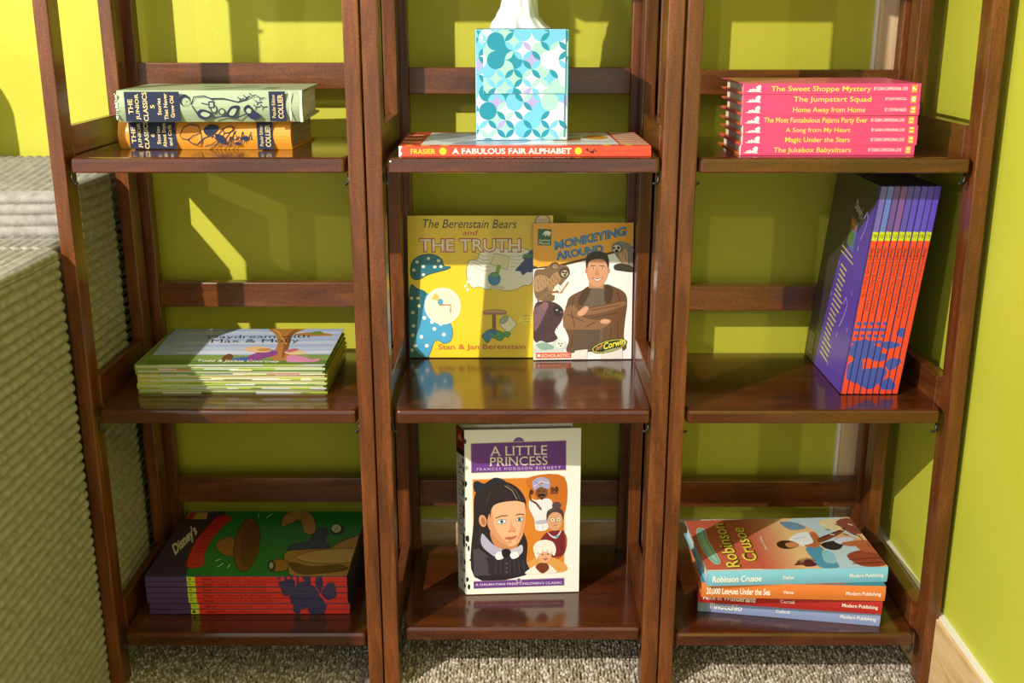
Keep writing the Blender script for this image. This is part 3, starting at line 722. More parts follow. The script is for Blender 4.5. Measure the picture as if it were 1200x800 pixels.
f.text('BONUS', (640, 562), (682, 562), (640, 552), '#7a2f22', keep=True); f.text('Stickers', (644, 576), (682, 576), (644, 566), '#7a2f22', keep=True); f.text('Inside', (648, 590), (680, 590), (648, 580), '#7a2f22', keep=True)
f.text('Stan & Jan Berenstain', (190, 745), (654, 742), (190, 708), '#c6693a', offset=.012)
f.ell(742, 66, 40, 34, '#8f5f35'); f.ell(742, 66, 34, 28, '#d8c39a'); f.text('First Time', (718, 64), (768, 64), (718, 54), '#5c3a20')
f.make('cover_print', M['print'], r)
TILT = RX(-6.2)
put(r, TILT @ STAND, (L, 0, t), (-.1425, .2085, Z2 + .0011))

# ---- monkey paperback in front of it
L, d, t = .1880, .1362, .0042
r = book('paperback_book', 'monkey and crossed arms man paperback, in front of the yellow book', 'book', None, L, d, t, '#f0ece6', None, .0005, .0004)
f = front(L, d, t, [(46, 762), (552, 764), (530, 40), (33, 58)]); f.rect(20, 20, 580, 780, '#f3f2f0'); BR = '#5b4231'; BK = '#241a14'
f.poly([(20, 20), (560, 20), (560, 165), (300, 245), (180, 270), (20, 290)], '#eda92a'); f.poly([(20, 262), (60, 278), (160, 262), (560, 155), (560, 164), (165, 274), (20, 300)], '#3a2c18')
f.poly([(20, 292), (60, 284), (165, 275), (560, 168), (560, 180), (30, 320)], '#f3f2f0')
f.rect(56, 84, 122, 166, '#1e5a3c'); f.ell(102, 104, 18, 11, '#e8ede6'); f.rect(90, 108, 96, 120, '#e8ede6'); f.rect(108, 108, 114, 120, '#e8ede6'); f.line([(84, 104), (80, 116)], 4, '#e8ede6')
f.text('Animal', (62, 146), (116, 146), (62, 134), '#dfe7c8', offset=.01); f.text('Planet', (62, 162), (116, 162), (62, 149), '#dfe7c8', offset=.01, keep=True)
for o_, c in ((.06, '#24405e'), (.015, '#4f93cc')):
    f.text('MONKEYING', (138, 192), (498, 106), (134, 144), c, offset=o_, shear=.0); f.text('AROUND', (148, 242), (386, 196), (142, 198), c, offset=o_, keep=True)
# squirrel monkeys, left
FUR = '#8a6847'
f.blob([(44, 300), (90, 285), (130, 255), (165, 262), (205, 270), (218, 310), (190, 350), (150, 400), (140, 450), (80, 450), (46, 420)], '#7d5f44'); f.blob([(46, 330), (90, 318), (120, 350), (90, 390), (50, 400)], '#b08c62'); f.blob([(110, 350), (150, 300), (178, 330), (150, 380), (120, 400)], '#a98459')
f.ell(190, 304, 27, 28, '#4a382b'); f.ell(192, 308, 17, 17, '#cdb79b'); f.ell(185, 302, 6, 6, BK); f.ell(199, 304, 6, 6, BK, keep=True); f.ell(194, 316, 7, 6, '#3a2a22')
f.ell(142, 268, 22, 18, '#5e4632'); f.ell(144, 272, 14, 10, '#b79b7c'); f.ell(140, 270, 4, 4, BK); f.ell(150, 271, 4, 4, BK, keep=True)
f.blob([(176, 400), (208, 350), (212, 360), (190, 392), (182, 410), (160, 408)], '#b98957'); f.blob([(130, 410), (150, 370), (166, 366), (176, 388), (150, 420)], '#f1ece4'); f.line([(60, 452), (110, 408), (165, 402)], 12, '#8f6a48')
for k in range(22): x = 50 + k * 6; f.line([(x, 300 + (k * 37) % 90), (x + 8, 322 + (k * 37) % 90)], 2, '#4f3a29', True)
# dark red howler, left bottom
f.blob([(46, 480), (90, 452), (150, 460), (186, 490), (190, 520), (180, 560), (150, 610), (165, 650), (120, 670), (46, 655)], '#4b2f38'); f.blob([(46, 500), (80, 470), (110, 478), (90, 540), (60, 600), (46, 600)], '#7a5a66'); f.ell(98, 476, 18, 22, '#8d5d66', 20)
f.blob([(140, 482), (175, 484), (188, 505), (180, 530), (150, 524)], '#2b2226'); f.ell(158, 498, 5, 4, '#d8c9c2'); f.ell(180, 510, 7, 6, '#6b5a5e')
for k in range(20): x = 52 + (k * 23) % 110; y = 500 + (k * 41) % 140; f.line([(x, y), (x + 6, y + 20)], 2.2, '#6b4653' if k % 2 else '#2f1e26', True)
# white lemur at the bottom left
f.blob([(50, 690), (80, 660), (130, 680), (160, 655), (205, 665), (212, 700), (196, 716), (240, 720), (60, 728)], '#cdd6cf'); f.blob([(60, 680), (110, 672), (150, 700), (90, 710)], '#8fae9d'); f.ell(178, 680, 22, 20, '#efe9dd'); f.ell(172, 676, 4, 4, BK); f.ell(188, 676, 4, 4, BK, keep=True); f.ell(182, 688, 5, 4, '#6b4a38')
# owl faced monkey top right
f.blob([(425, 160), (450, 138), (490, 140), (528, 165), (536, 240), (530, 270), (500, 275), (470, 240), (440, 200)], '#8c8577'); f.blob([(460, 200), (500, 180), (510, 240), (490, 262)], '#c9a27a'); f.ell(452, 172, 30, 27, '#6f6a5f'); f.ell(450, 174, 21, 19, '#d8d2c2'); f.ell(436, 172, 6, 7, BK); f.ell(458, 170, 7, 8, BK, keep=True); f.ell(450, 186, 10, 7, '#2c2722')
f.blob([(440, 262), (480, 250), (540, 270), (540, 296), (470, 290), (444, 284)], '#3e3a2f')
for k in range(14): x = 476 + (k * 17) % 50; y = 165 + (k * 29) % 80; f.line([(x, y), (x + 4, y + 14)], 2, '#5d574a', True)
# man: jacket, shirt, arms crossed, head
JK, JD, JL = '#6e4a30', '#4d3220', '#8f6442'
f.blob([(190, 560), (205, 470), (225, 425), (300, 385), (320, 372), (400, 362), (440, 372), (495, 400), (515, 450), (508, 560), (505, 640), (512, 716), (330, 722), (216, 722), (222, 650)], JK)
f.blob([(300, 385), (335, 372), (390, 366), (404, 420), (392, 560), (385, 700), (270, 705), (268, 560), (290, 470)], '#6a5a4a'); f.poly([(250, 600), (380, 590), (378, 722), (250, 722)], '#5f4a3a')
f.blob([(285, 395), (318, 372), (325, 392), (290, 470), (262, 460)], JD); f.blob([(400, 364), (440, 385), (425, 470), (398, 440)], JD, True)
f.blob([(196, 500), (240, 470), (275, 512), (330, 530), (425, 545), (430, 570), (380, 600), (290, 602), (205, 598), (190, 560)], JL); f.blob([(280, 500), (340, 480), (430, 460), (500, 440), (512, 500), (470, 545), (400, 555), (320, 545), (285, 530)], JK); f.blob([(290, 500), (340, 486), (430, 468), (500, 450), (505, 470), (430, 500), (350, 520), (300, 522)], JL)
f.blob([(262, 512), (275, 498), (300, 478), (318, 486), (300, 520), (272, 530)], '#dba27c'); f.blob([(380, 556), (400, 545), (432, 552), (425, 568), (390, 570)], '#dba27c', True)
for a, b_ in (((210, 520), (300, 560)), ((230, 500), (250, 590)), ((330, 500), (480, 470)), ((340, 540), (470, 510)), ((300, 590), (360, 560)), ((440, 600), (430, 700)), ((240, 630), (235, 700)), ((470, 560), (480, 700)), ((460, 400), (480, 450)), ((240, 430), (232, 480))): f.line([a, b_], 4, JD, True)
f.rect(315, 345, 390, 382, '#c58a66'); f.blob([(300, 290), (302, 240), (330, 215), (380, 214), (408, 240), (412, 290), (404, 330), (386, 362), (355, 374), (325, 360), (306, 325)], '#d99c76')
f.blob([(298, 275), (296, 225), (318, 198), (360, 190), (400, 204), (412, 240), (410, 280), (400, 250), (380, 232), (340, 232), (312, 246), (304, 280)], '#2b1c14')
f.ell(300, 292, 6, 14, '#c98a66'); f.ell(412, 290, 6, 14, '#c98a66', keep=True); f.line([(320, 268), (344, 264)], 4, '#3a2418'); f.line([(366, 264), (392, 268)], 4, '#3a2418', True)
f.ell(333, 278, 8, 4, '#efe5dc'); f.ell(380, 278, 8, 4, '#efe5dc', keep=True); f.ell(333, 278, 4, 4, '#32261e'); f.ell(380, 278, 4, 4, '#32261e', keep=True); f.blob([(352, 275), (360, 300), (366, 312), (346, 312)], '#c6845e'); f.blob([(330, 326), (356, 334), (386, 324), (358, 346)], '#f2e6de', edge='#a3554a', ew=3)
f.poly([(256, 715), (320, 708), (318, 760), (240, 760)], '#e8e2d8'); f.poly([(380, 715), (500, 700), (505, 760), (390, 760)], '#e8e2d8', True)
f.ell(432, 692, 96, 34, '#22321c', -14); f.ell(432, 692, 91, 30, '#d8d24a', -14); f.ell(432, 692, 86, 26, '#1f3a22', -14)
f.text('Jeff', (360, 724), (402, 712), (358, 690), '#f09a3c', offset=.005, shear=.2); f.text('Corwin', (404, 712), (516, 682), (400, 676), '#eee04a', offset=.03, shear=.2, keep=True); f.text('EXPERIENCE', (410, 724), (480, 706), (408, 716), '#e9e2cf')
f.rect(58, 724, 236, 754, '#e2603c'); f.text('SCHOLASTIC', (86, 748), (228, 748), (86, 732), '#f7ead9', offset=.01); f.rect(66, 732, 80, 746, '#f7ead9'); f.make('cover_print', M['print'], r)
put(r, RZ(2.0) @ RX(-6.2) @ STAND, (L, 0, t), (.0295, .1975, Z2 + .0011))

# ---- white hardcover with painted girl, bottom middle
L, d, t = .2385, .1555, .0235
r = book('hardcover_book', 'white hardcover titled A Little Princess, standing upright with painted portraits', 'book', None, L, d, t, '#efede6', None, .0025, .0035)
for o in r.children:       # the back board stands slightly open, so the spine turns towards the viewer
    for v in o.data.vertices:
        f_ = 1 - v.co.z / t
        v.co.y -= .0105 * f_
f = front(L, d, t, [(75, 770), (582, 776), (588, 28), (75, 22)]); PU, IV = '#6f3a92', '#f1ead2'
f.rect(60, 10, 600, 790, '#f4f2ec')
f.rect(74, 12, 76, 780, '#c9c5bb')
for x, y, a, b_ in ((70, 72, 4, 8), (68, 262, 6, 10), (69, 510, 7, 9), (66, 540, 5, 7), (77, 512, 4, 12), (80, 556, 3, 10), (79, 735, 4, 9), (72, 700, 4, 8), (71, 330, 3, 6), (86, 610, 2, 4)): f.ell(x + 8, y, a * 1.5, b_ * 1.35, '#1d1a1a', keep=True)
f.ell(313, 84, 25, 24, PU, edge='#f1ead2', ew=2); f.rect(102, 80, 524, 216, '#c9bd9f'); f.rect(105, 83, 521, 213, PU)
for k in range(5): f.line([(313, 82), (313 + 22 * math.cos(R(30 + 30 * k)), 82 - 20 * math.sin(R(30 + 30 * k)))], 1.2, '#b99fd0', True)
f.text('A LITTLE', (186, 140), (438, 142), (186, 98), IV, serif=.05, offset=.002); f.text('PRINCESS', (184, 186), (440, 188), (184, 146), IV, serif=.05, offset=.002, keep=True)
f.text('FRANCES HODGSON BURNETT', (128, 204), (498, 208), (128, 192), '#d8c9e6', offset=.005, space=1.5, keep=True)
# picture panel
f.rect(106, 240, 518, 684, '#f0d9b8'); f.rect(110, 244, 514, 680, '#d9822c')
f.blob([(350, 245), (514, 245), (514, 420), (440, 400), (380, 330)], '#c96f28'); f.blob([(380, 560), (514, 500), (514, 600), (420, 640)], '#b95c20', True); f.blob([(340, 640), (420, 600), (514, 640), (514, 680), (340, 680)], '#e0a052', True)
HR, SK, SD = '#2c2328', '#edb690', '#cf8a5f'
# girl
f.blob([(112, 690), (112, 420), (115, 330), (135, 285), (180, 256), (240, 254), (300, 280), (338, 330), (344, 380), (330, 470), (350, 540), (345, 620), (340, 690)], HR)
f.poly([(108, 560), (135, 560), (180, 600), (215, 684), (110, 684)], '#4c4350'); f.blob([(170, 600), (230, 590), (310, 600), (350, 640), (348, 684), (190, 684), (176, 640)], '#2d2830')
f.blob([(190, 470), (330, 470), (300, 560), (260, 590), (210, 560)], SD)
f.blob([(180, 400), (190, 360), (240, 348), (300, 345), (336, 352), (342, 420), (332, 480), (316, 525), (286, 552), (256, 548), (216, 520), (186, 480), (172, 440)], SK)
f.blob([(172, 440), (186, 480), (216, 520), (256, 548), (262, 540), (226, 500), (204, 460), (196, 400), (184, 390)], '#dd9a70'); f.blob([(326, 420), (340, 420), (330, 480), (314, 520), (300, 530), (318, 480)], '#dd9a70', True)
f.ell(152, 432, 17, 28, '#dc9d74', -12); f.ell(154, 434, 9, 18, '#b8714c', -12)
f.blob([(120, 300), (112, 262), (130, 250), (160, 262), (205, 238), (245, 248), (255, 268), (200, 262), (160, 285)], '#252836')
f.blob([(180, 400), (150, 390), (130, 330), (170, 280), (240, 262), (300, 285), (336, 330), (342, 356), (300, 346), (240, 350), (204, 362), (190, 386), (184, 420)], HR); f.line([(250, 275), (285, 300), (305, 340)], 3, '#a58c86'); f.line([(262, 272), (300, 300), (318, 342)], 2.5, '#6b5a5c', True); f.line([(190, 300), (170, 350)], 2, '#5a4c50', True); f.line([(140, 470), (135, 540)], 3, '#4b3f45', True)
f.line([(208, 422), (235, 412), (262, 412)], 4.5, '#4a2f25'); f.line([(298, 412), (316, 406), (336, 410)], 4.5, '#4a2f25', True)
f.blob([(214, 440), (230, 428), (248, 430), (258, 438), (240, 448), (224, 448)], '#f2ece8', edge='#3a241e', ew=2); f.blob([(298, 432), (312, 422), (328, 426), (332, 432), (318, 440)], '#f2ece8', edge='#3a241e', ew=2)
f.ell(236, 438, 8, 9, '#3f8fb0'); f.ell(315, 431, 8, 9, '#3f8fb0', keep=True); f.ell(236, 438, 3.5, 4, '#14181c'); f.ell(315, 431, 3.5, 4, '#14181c', keep=True)
f.blob([(276, 430), (284, 460), (300, 478), (290, 488), (268, 486), (274, 470)], '#dc9c74'); f.ell(270, 484, 4, 3, '#a8603f'); f.ell(290, 485, 4, 3, '#a8603f', keep=True)
f.blob([(248, 514), (268, 508), (282, 510), (302, 504), (296, 516), (274, 524), (256, 520)], '#c46a58'); f.line([(248, 515), (276, 514), (302, 506)], 1.8, '#8a3f34'); f.blob([(258, 532), (278, 530), (276, 538)], '#d28f68', True)
f.blob([(148, 490), (160, 500), (200, 545), (248, 570), (250, 584), (212, 600), (180, 580), (150, 550), (142, 520)], '#b9b3d0'); f.blob([(262, 575), (300, 560), (325, 548), (328, 580), (300, 602), (270, 590)], '#c9c4dc', True)
f.blob([(205, 590), (225, 575), (245, 585), (240, 608), (214, 612)], '#f0edf4'); f.blob([(272, 590), (300, 578), (312, 600), (284, 612)], '#f0edf4', True); f.blob([(236, 570), (262, 564), (276, 580), (262, 604), (240, 600)], '#1d1a22')
for k in range(7): f.line([(210 + k * 20, 618), (206 + k * 22, 682)], 1.8, '#56505c', True)
for k in range(3): f.ell(258, 632 + k * 20, 4, 4, '#6d6874', keep=True)
# man with a turban
f.blob([(362, 340), (390, 345), (440, 340), (462, 360), (452, 420), (440, 480), (390, 482), (380, 430), (358, 380)], '#e9e8ee'); f.blob([(390, 440), (446, 436), (444, 450), (392, 456)], '#b9b5cc'); f.line([(398, 460), (396, 482)], 3, '#c9c6d8'); f.line([(420, 458), (420, 482)], 3, '#c9c6d8', True)
f.ell(414, 312, 26, 30, '#7a4a30'); f.blob([(376, 290), (372, 262), (392, 246), (420, 242), (446, 256), (452, 284), (440, 296), (410, 286), (384, 300)], '#a9a4cc'); f.line([(378, 284), (410, 262), (448, 270)], 3, '#e3e0f0'); f.line([(384, 262), (420, 290)], 3, '#7c78a8', True); f.ell(412, 270, 6, 5, '#d8702a')
f.ell(403, 306, 4, 2.5, '#1a1210'); f.ell(424, 305, 4, 2.5, '#1a1210', keep=True); f.blob([(398, 322), (414, 318), (430, 322), (424, 330), (414, 326), (402, 330)], '#1d1412'); f.blob([(408, 334), (420, 334), (416, 346)], '#1d1412', True)
f.line([(370, 300), (360, 320), (366, 345), (390, 360), (412, 390)], 9, '#7a3f22'); f.ell(368, 308, 9, 12, '#5a2e1a'); f.ell(462, 300, 10, 12, '#6b3a24'); f.ell(480, 300, 8, 14, '#5a2e1a', keep=True); f.rect(450, 312, 486, 320, '#7a4a30')
# older woman
f.blob([(395, 560), (420, 510), (450, 490), (500, 488), (516, 500), (516, 590), (470, 610), (400, 590)], '#7c2430'); f.blob([(440, 492), (460, 510), (480, 512), (500, 486), (498, 500), (478, 524), (452, 512)], '#d8cfd0')
f.ell(473, 442, 34, 46, '#d9a27c'); f.blob([(436, 440), (438, 400), (462, 384), (490, 384), (510, 404), (510, 440), (500, 414), (472, 402), (448, 416)], '#4b3c40'); f.ell(480, 372, 20, 16, '#54444a'); f.line([(448, 400), (470, 388)], 2, '#8a7b80')
f.ell(462, 438, 11, 10, '#efd8c4', edge='#5b4a44', ew=1.6); f.ell(489, 436, 11, 10, '#efd8c4', edge='#5b4a44', ew=1.6); f.ell(462, 438, 4, 3, '#3a2a26'); f.ell(489, 436, 4, 3, '#3a2a26', keep=True); f.line([(468, 464), (482, 462)], 3, '#9a4f44', True); f.line([(474, 440), (478, 454)], 2, '#b57c5c', True); f.ell(481, 516, 7, 7, '#4fb0d0')
f.line([(430, 540), (425, 580)], 3, '#4d141e', True); f.line([(500, 530), (505, 580)], 3, '#4d141e', True)
# child with a white cap
f.blob([(345, 684), (360, 660), (400, 640), (440, 640), (470, 664), (474, 684)], '#efeae2'); f.blob([(386, 650), (410, 634), (440, 640), (446, 664), (420, 684), (400, 672)], '#7a3a22'); f.ell(428, 602, 30, 34, '#e8ac86')
f.blob([(384, 600), (376, 560), (396, 535), (432, 528), (466, 542), (478, 575), (470, 600), (456, 586), (430, 580), (404, 590), (394, 616)], '#ece8de'); 
for k in range(9): f.ell(388 + k * 10, 596 - 18 * math.sin(math.pi * k / 8), 6, 6, '#d5cfc2' if k % 2 else '#f6f3ea', keep=True)
f.ell(418, 596, 4, 3, '#3a2a26'); f.ell(442, 595, 4, 3, '#3a2a26', keep=True); f.blob([(420, 616), (430, 613), (442, 615), (432, 624)], '#c45f52', True); f.line([(430, 598), (432, 608)], 2, '#c98460', True)
f.rect(108, 708, 514, 742, PU); f.ell(311, 712, 10, 11, PU, edge='#f1ead2', ew=2); f.text("A DALMATIAN PRESS CHILDREN'S CLASSIC", (116, 730), (506, 735), (116, 719), '#e6dcef', offset=.01)
f.line([(108, 710), (514, 710)], 1, '#c9bd9f', True); f.make('cover_print', M['print'], r)
# spine strip: follows the turned spine
q = Vector((0, .0105, t)); ql = q.length; sp = Print((L, -.0105, 0), q.normalized(), (-1, 0, 0), [(0, 800), (22, 800), (22, 0), (0, 0)], [(0, 0), (ql, 0), (ql, L), (0, L)], base=2e-4, step=4e-5)
sp.rect(0, 0, 22, 800, '#d9d6cf'); sp.rect(0, 0, 22, 128, '#2a1d1c'); sp.rect(2, 8, 19, 96, '#b23128'); sp.ell(11, 50, 5, 16, '#e08a5a'); sp.blob([(4, 70), (11, 60), (18, 72), (18, 90), (4, 90)], '#7c1e1c', True)
sp.text('A LITTLE PRINCESS', (5, 170), (5, 520), (17, 170), '#2b2422', serif=.04); sp.text('BURNETT', (6, 600), (6, 700), (14, 600), '#3a302c'); sp.ell(11, 745, 3, 6, '#2b2422')
for x, y, a, b_ in ((19, 30, 3, 16), (18, 150, 2.6, 14), (20, 190, 2, 14), (19, 256, 2.6, 10), (18, 300, 2.4, 16), (19, 380, 2.4, 22), (18, 410, 3, 16), (20, 476, 2, 8), (18, 515, 3, 14), (18, 545, 3, 22), (19, 640, 2.4, 14), (18, 684, 2.4, 10), (19, 760, 2.4, 10)): sp.ell(x, y, a, b_, '#1d1a1a', keep=True)
sp.make('spine_print', M['print'], r)
put(r, RZ(3.0) @ RX(-2.2) @ STAND, (L, 0, t), (-.0628, .0985, Z3 + .0010))

# ---- landscape picture books, middle left
zc = Z2; L, d = .163, .2385; n = 6; t = .00628
cols = ['#93a03a', '#a7b23c', '#b7b740', '#c0b23c', '#7d8f3c', '#8b9a45']
where = ['at the bottom of the landscape pile', 'second from the bottom of the landscape pile', 'third from the bottom of the landscape pile', 'third from the top of the landscape pile', 'just below the top landscape book', '']
for i in range(n):
    lab = 'thin landscape picture book with a green spine, %s' % where[i] if i < n - 1 else 'top landscape picture book, blue sky cover with a tree and two resting children'
    r = book('picture_book', lab, 'book', 'landscape picture books on the middle left shelf', L, d, t, cols[i], None, .0013, .0035, 0, .3)
    # strip of the cover art on the board edges at the tail
    e = Print((L, 0, 0), (0, 1, 0), (0, 0, 1), [(0, 0), (d, 0), (d, t), (0, t)], [(0, 0), (d, 0), (d, t), (0, t)])
    for zz in (0, t - .0013):
        e.up(); x = .03
        while x < d - .004:
            w = random.uniform(.008, .05); c = random.choice(['#d9dcc9', '#5c7a3a', '#a9c24c', '#c9d3dc', '#8aa05a', '#b9c79a'] if i != 4 else ['#d8695a', '#e8e2c0', '#5a8a4a', '#d98aa0', '#6a7a8a'])
            e.uvpoly([(x, zz), (min(x + w, d), zz), (min(x + w, d), zz + .0013), (x, zz + .0013)], c, True); x += w
    e.make('board_edge_print', M['print'], r)
    if i == n - 1:
        f = front(L, d, t, [(38, 232), (1071, 236), (1172, 50), (245, 48)])
        f.poly([(0, 0), (1200, 0), (1200, 260), (0, 260)], '#a9bce2')
        for y, c in ((70, '#c3d0ea'), (95, '#b4c2e4'), (120, '#cad3ea'), (150, '#bccbe6'), (170, '#d5dbee')): f.blob([(250, y), (500, y - 10), (800, y - 4), (1160, y - 8), (1160, y + 6), (700, y + 9), (400, y + 8)], c, True)
        f.blob([(20, 190), (300, 182), (700, 186), (1140, 188), (1100, 250), (10, 250)], '#7f9a4c'); f.blob([(20, 205), (400, 212), (800, 208), (1100, 215), (1100, 250), (10, 250)], '#5f7d3a')
        f.poly([(20, 20), (276, 20), (70, 260), (0, 260)], '#7d8f4c'); f.line([(262, 45), (62, 232)], 3, '#4e5c33')
        f.blob([(780, 208), (812, 130), (800, 80), (770, 45), (960, 45), (900, 78), (862, 130), (870, 170), (900, 206)], '#b97a3c'); f.blob([(835, 205), (850, 120), (880, 70), (930, 48), (890, 90), (868, 160)], '#8a5527'); f.line([(860, 130), (820, 70), (790, 50)], 8, '#d79a55', True); f.blob([(900, 80), (980, 68), (1080, 74), (1110, 84), (1000, 88)], '#b97a3c')
        f.blob([(990, 70), (1040, 62), (1060, 74), (1010, 80)], '#6a8f3a')
        f.text('Daydream with', (432, 98), (988, 96), (438, 82), '#26262c', serif=.04); f.text('Max & Molly', (446, 120), (930, 120), (452, 102), '#26262c', serif=.04, keep=True); f.text('books by', (640, 66), (740, 66), (642, 58), '#f0f0f0', keep=True)
        f.blob([(640, 200), (700, 172), (780, 160), (812, 168), (800, 186), (700, 212), (640, 216)], '#8a3f8f'); f.blob([(560, 204), (640, 196), (650, 214), (600, 216)], '#3a62a8', True); f.blob([(512, 196), (548, 178), (572, 190), (556, 210), (518, 214)], '#6b3f25', True)
        f.blob([(628, 150), (680, 140), (760, 146), (780, 162), (740, 172), (660, 168)], '#e9c08a'); f.ell(740, 158, 40, 7, '#c98a4a', keep=False)
        f.blob([(860, 206), (880, 186), (960, 196), (1000, 210), (1040, 204), (1030, 220), (940, 224), (870, 222)], '#d98ab4'); f.blob([(850, 170), (900, 158), (968, 172), (960, 182), (880, 184)], '#ecc89a'); f.blob([(850, 165), (900, 152), (930, 158), (880, 172)], '#c9607a', True)
        f.text('Todd & Jackie Courtney', (372, 218), (820, 224), (380, 207), '#f6f4ea', offset=.01); f.make('cover_print', M['print'], r)
    put(r, RZ(random.uniform(-.5, .5)) @ TAIL, (L, 0, 0), (-.4722 + random.uniform(-.0012, .0012), .0615 + random.uniform(-.001, .001), zc)); zc += t + .00003

# ---- library series: purple, yellow and red spines
PUR, RDD, LIM = '#4d3567', '#dc3226', '#c3cf2a'
def blots(s, L, t, i, n, pal, lean):
    """plain purple splashes that run on across the spines of the set"""
    H = t * 1000; 
    shapes = ([(188, 5, 10, 5), (205, 3.4, 14, 6), (222, 2.0, 12, 8), (243, 4.2, 10, 4), (196, 1.4, 6, 4), (230, 6.2, 5, 5), (214, 6.2, 4, 4)] if not lean else
              [(232, 1.5, 16, 3.0), (240, 4.2, 14, 4.6), (222, 7.2, 8, 2.2), (250, 7.0, 8, 2.6), (205, 2.4, 13, 4.4), (198, 6.2, 5, 2.6), (182, 7.4, 6, 1.6), (214, 4.8, 5, 3)])
    s.up()
    for cx, ci, rx, ry in shapes:      # ci and ry in spine steps
        P = []
        for k in range(40):
            a = 2 * math.pi * k / 40; P.append((cx + rx * math.cos(a) * (1 + .16 * math.sin(3 * a + cx)), ((ci - i) + ry * (.5 if lean else .36) * math.sin(a) * (1 + .2 * math.cos(2 * a + cx))) * H * 1.0))
        P = [(x, min(max(y, .7), H - .7)) for x, y in P]
        if max(y for x, y in P) - min(y for x, y in P) < .3: continue
        s.poly(P, pal, True)
        x = cx - rx
    if i in ((6, 5) if not lean else (0, 1, 2, 3, 4)):
        for k in range(6): s.rect((176 if not lean else 168) + k * 8, (1 if k % 2 else 3), (179 if not lean else 172) + k * 8, H - .5, pal, True)
def series(label, group, title, num, L, d, t, i, lean, wash=None):
    pur = '#5a45a0' if lean else PUR
    r = book('hardcover_book', label, 'book', group, L, d, t, '#2c2140' if not lean else '#33265e', None, .0012, .0022, .0008, .3)  # dark purple board edges; they also paint in the shaded grooves between books
    s = spine(L, t, y=-.0009, base=6e-5); H = t * 1000
    red = '#e4452a' if lean else RDD
    s.rect(0, .7, 55, H - .7, wash or pur); s.rect(55, .7, 66, H - .7, LIM); s.rect(66, .7, L * 1000 - .3, H - .7, red)
    s.text(num, (60 + (.8 if len(num) < 2 else 2), H * .26), (60 + (.8 if len(num) < 2 else 2), H * .74), (57, H * .26), '#2a2a1a') if not lean else s.text(num, (58.4, H * .22), (63.2, H * .22), (58.4, H * .72), '#3a3a22') if False else s.text(num, (62.6, H * .24), (62.6, H * .78), (58.2, H * .24), '#33331c', keep=False)
    blots(s, L, t, i, 9, '#3f4fa8' if lean else '#38305c', lean)
    ink = '#7e1712' if not lean else '#7a2012'
    s.text("Disney's", (75, H * .28), (90, H * .28), (75, H * .78), '#4a1010', offset=.02, shear=.2); s.text(title, (92, H * .28), (92 + len(title) * 2.95, H * .28), (92, H * .76), ink)
    s.make('spine_print', M['print'], r)
    return r
L, d, t = .2665, .195, .00815; zc = Z3
low = [("Mickey's Alphabet Soup", '1'), ('Count on Donald', '2'), ('Colors, Colors, Everywhere!', '3'), ('The Amazing Muffin Search', '4'), ("Mickey's World of Words", '5'), ('Telling Time with Goofy', '7'), ('Today Is Not Your Day, Donald', '8')]
wh = ['at the bottom of the lying pile', 'second from the bottom of the lying pile', 'third from the bottom of the lying pile', 'in the middle of the lying pile', 'third from the top of the lying pile', 'just below the green covered top book']
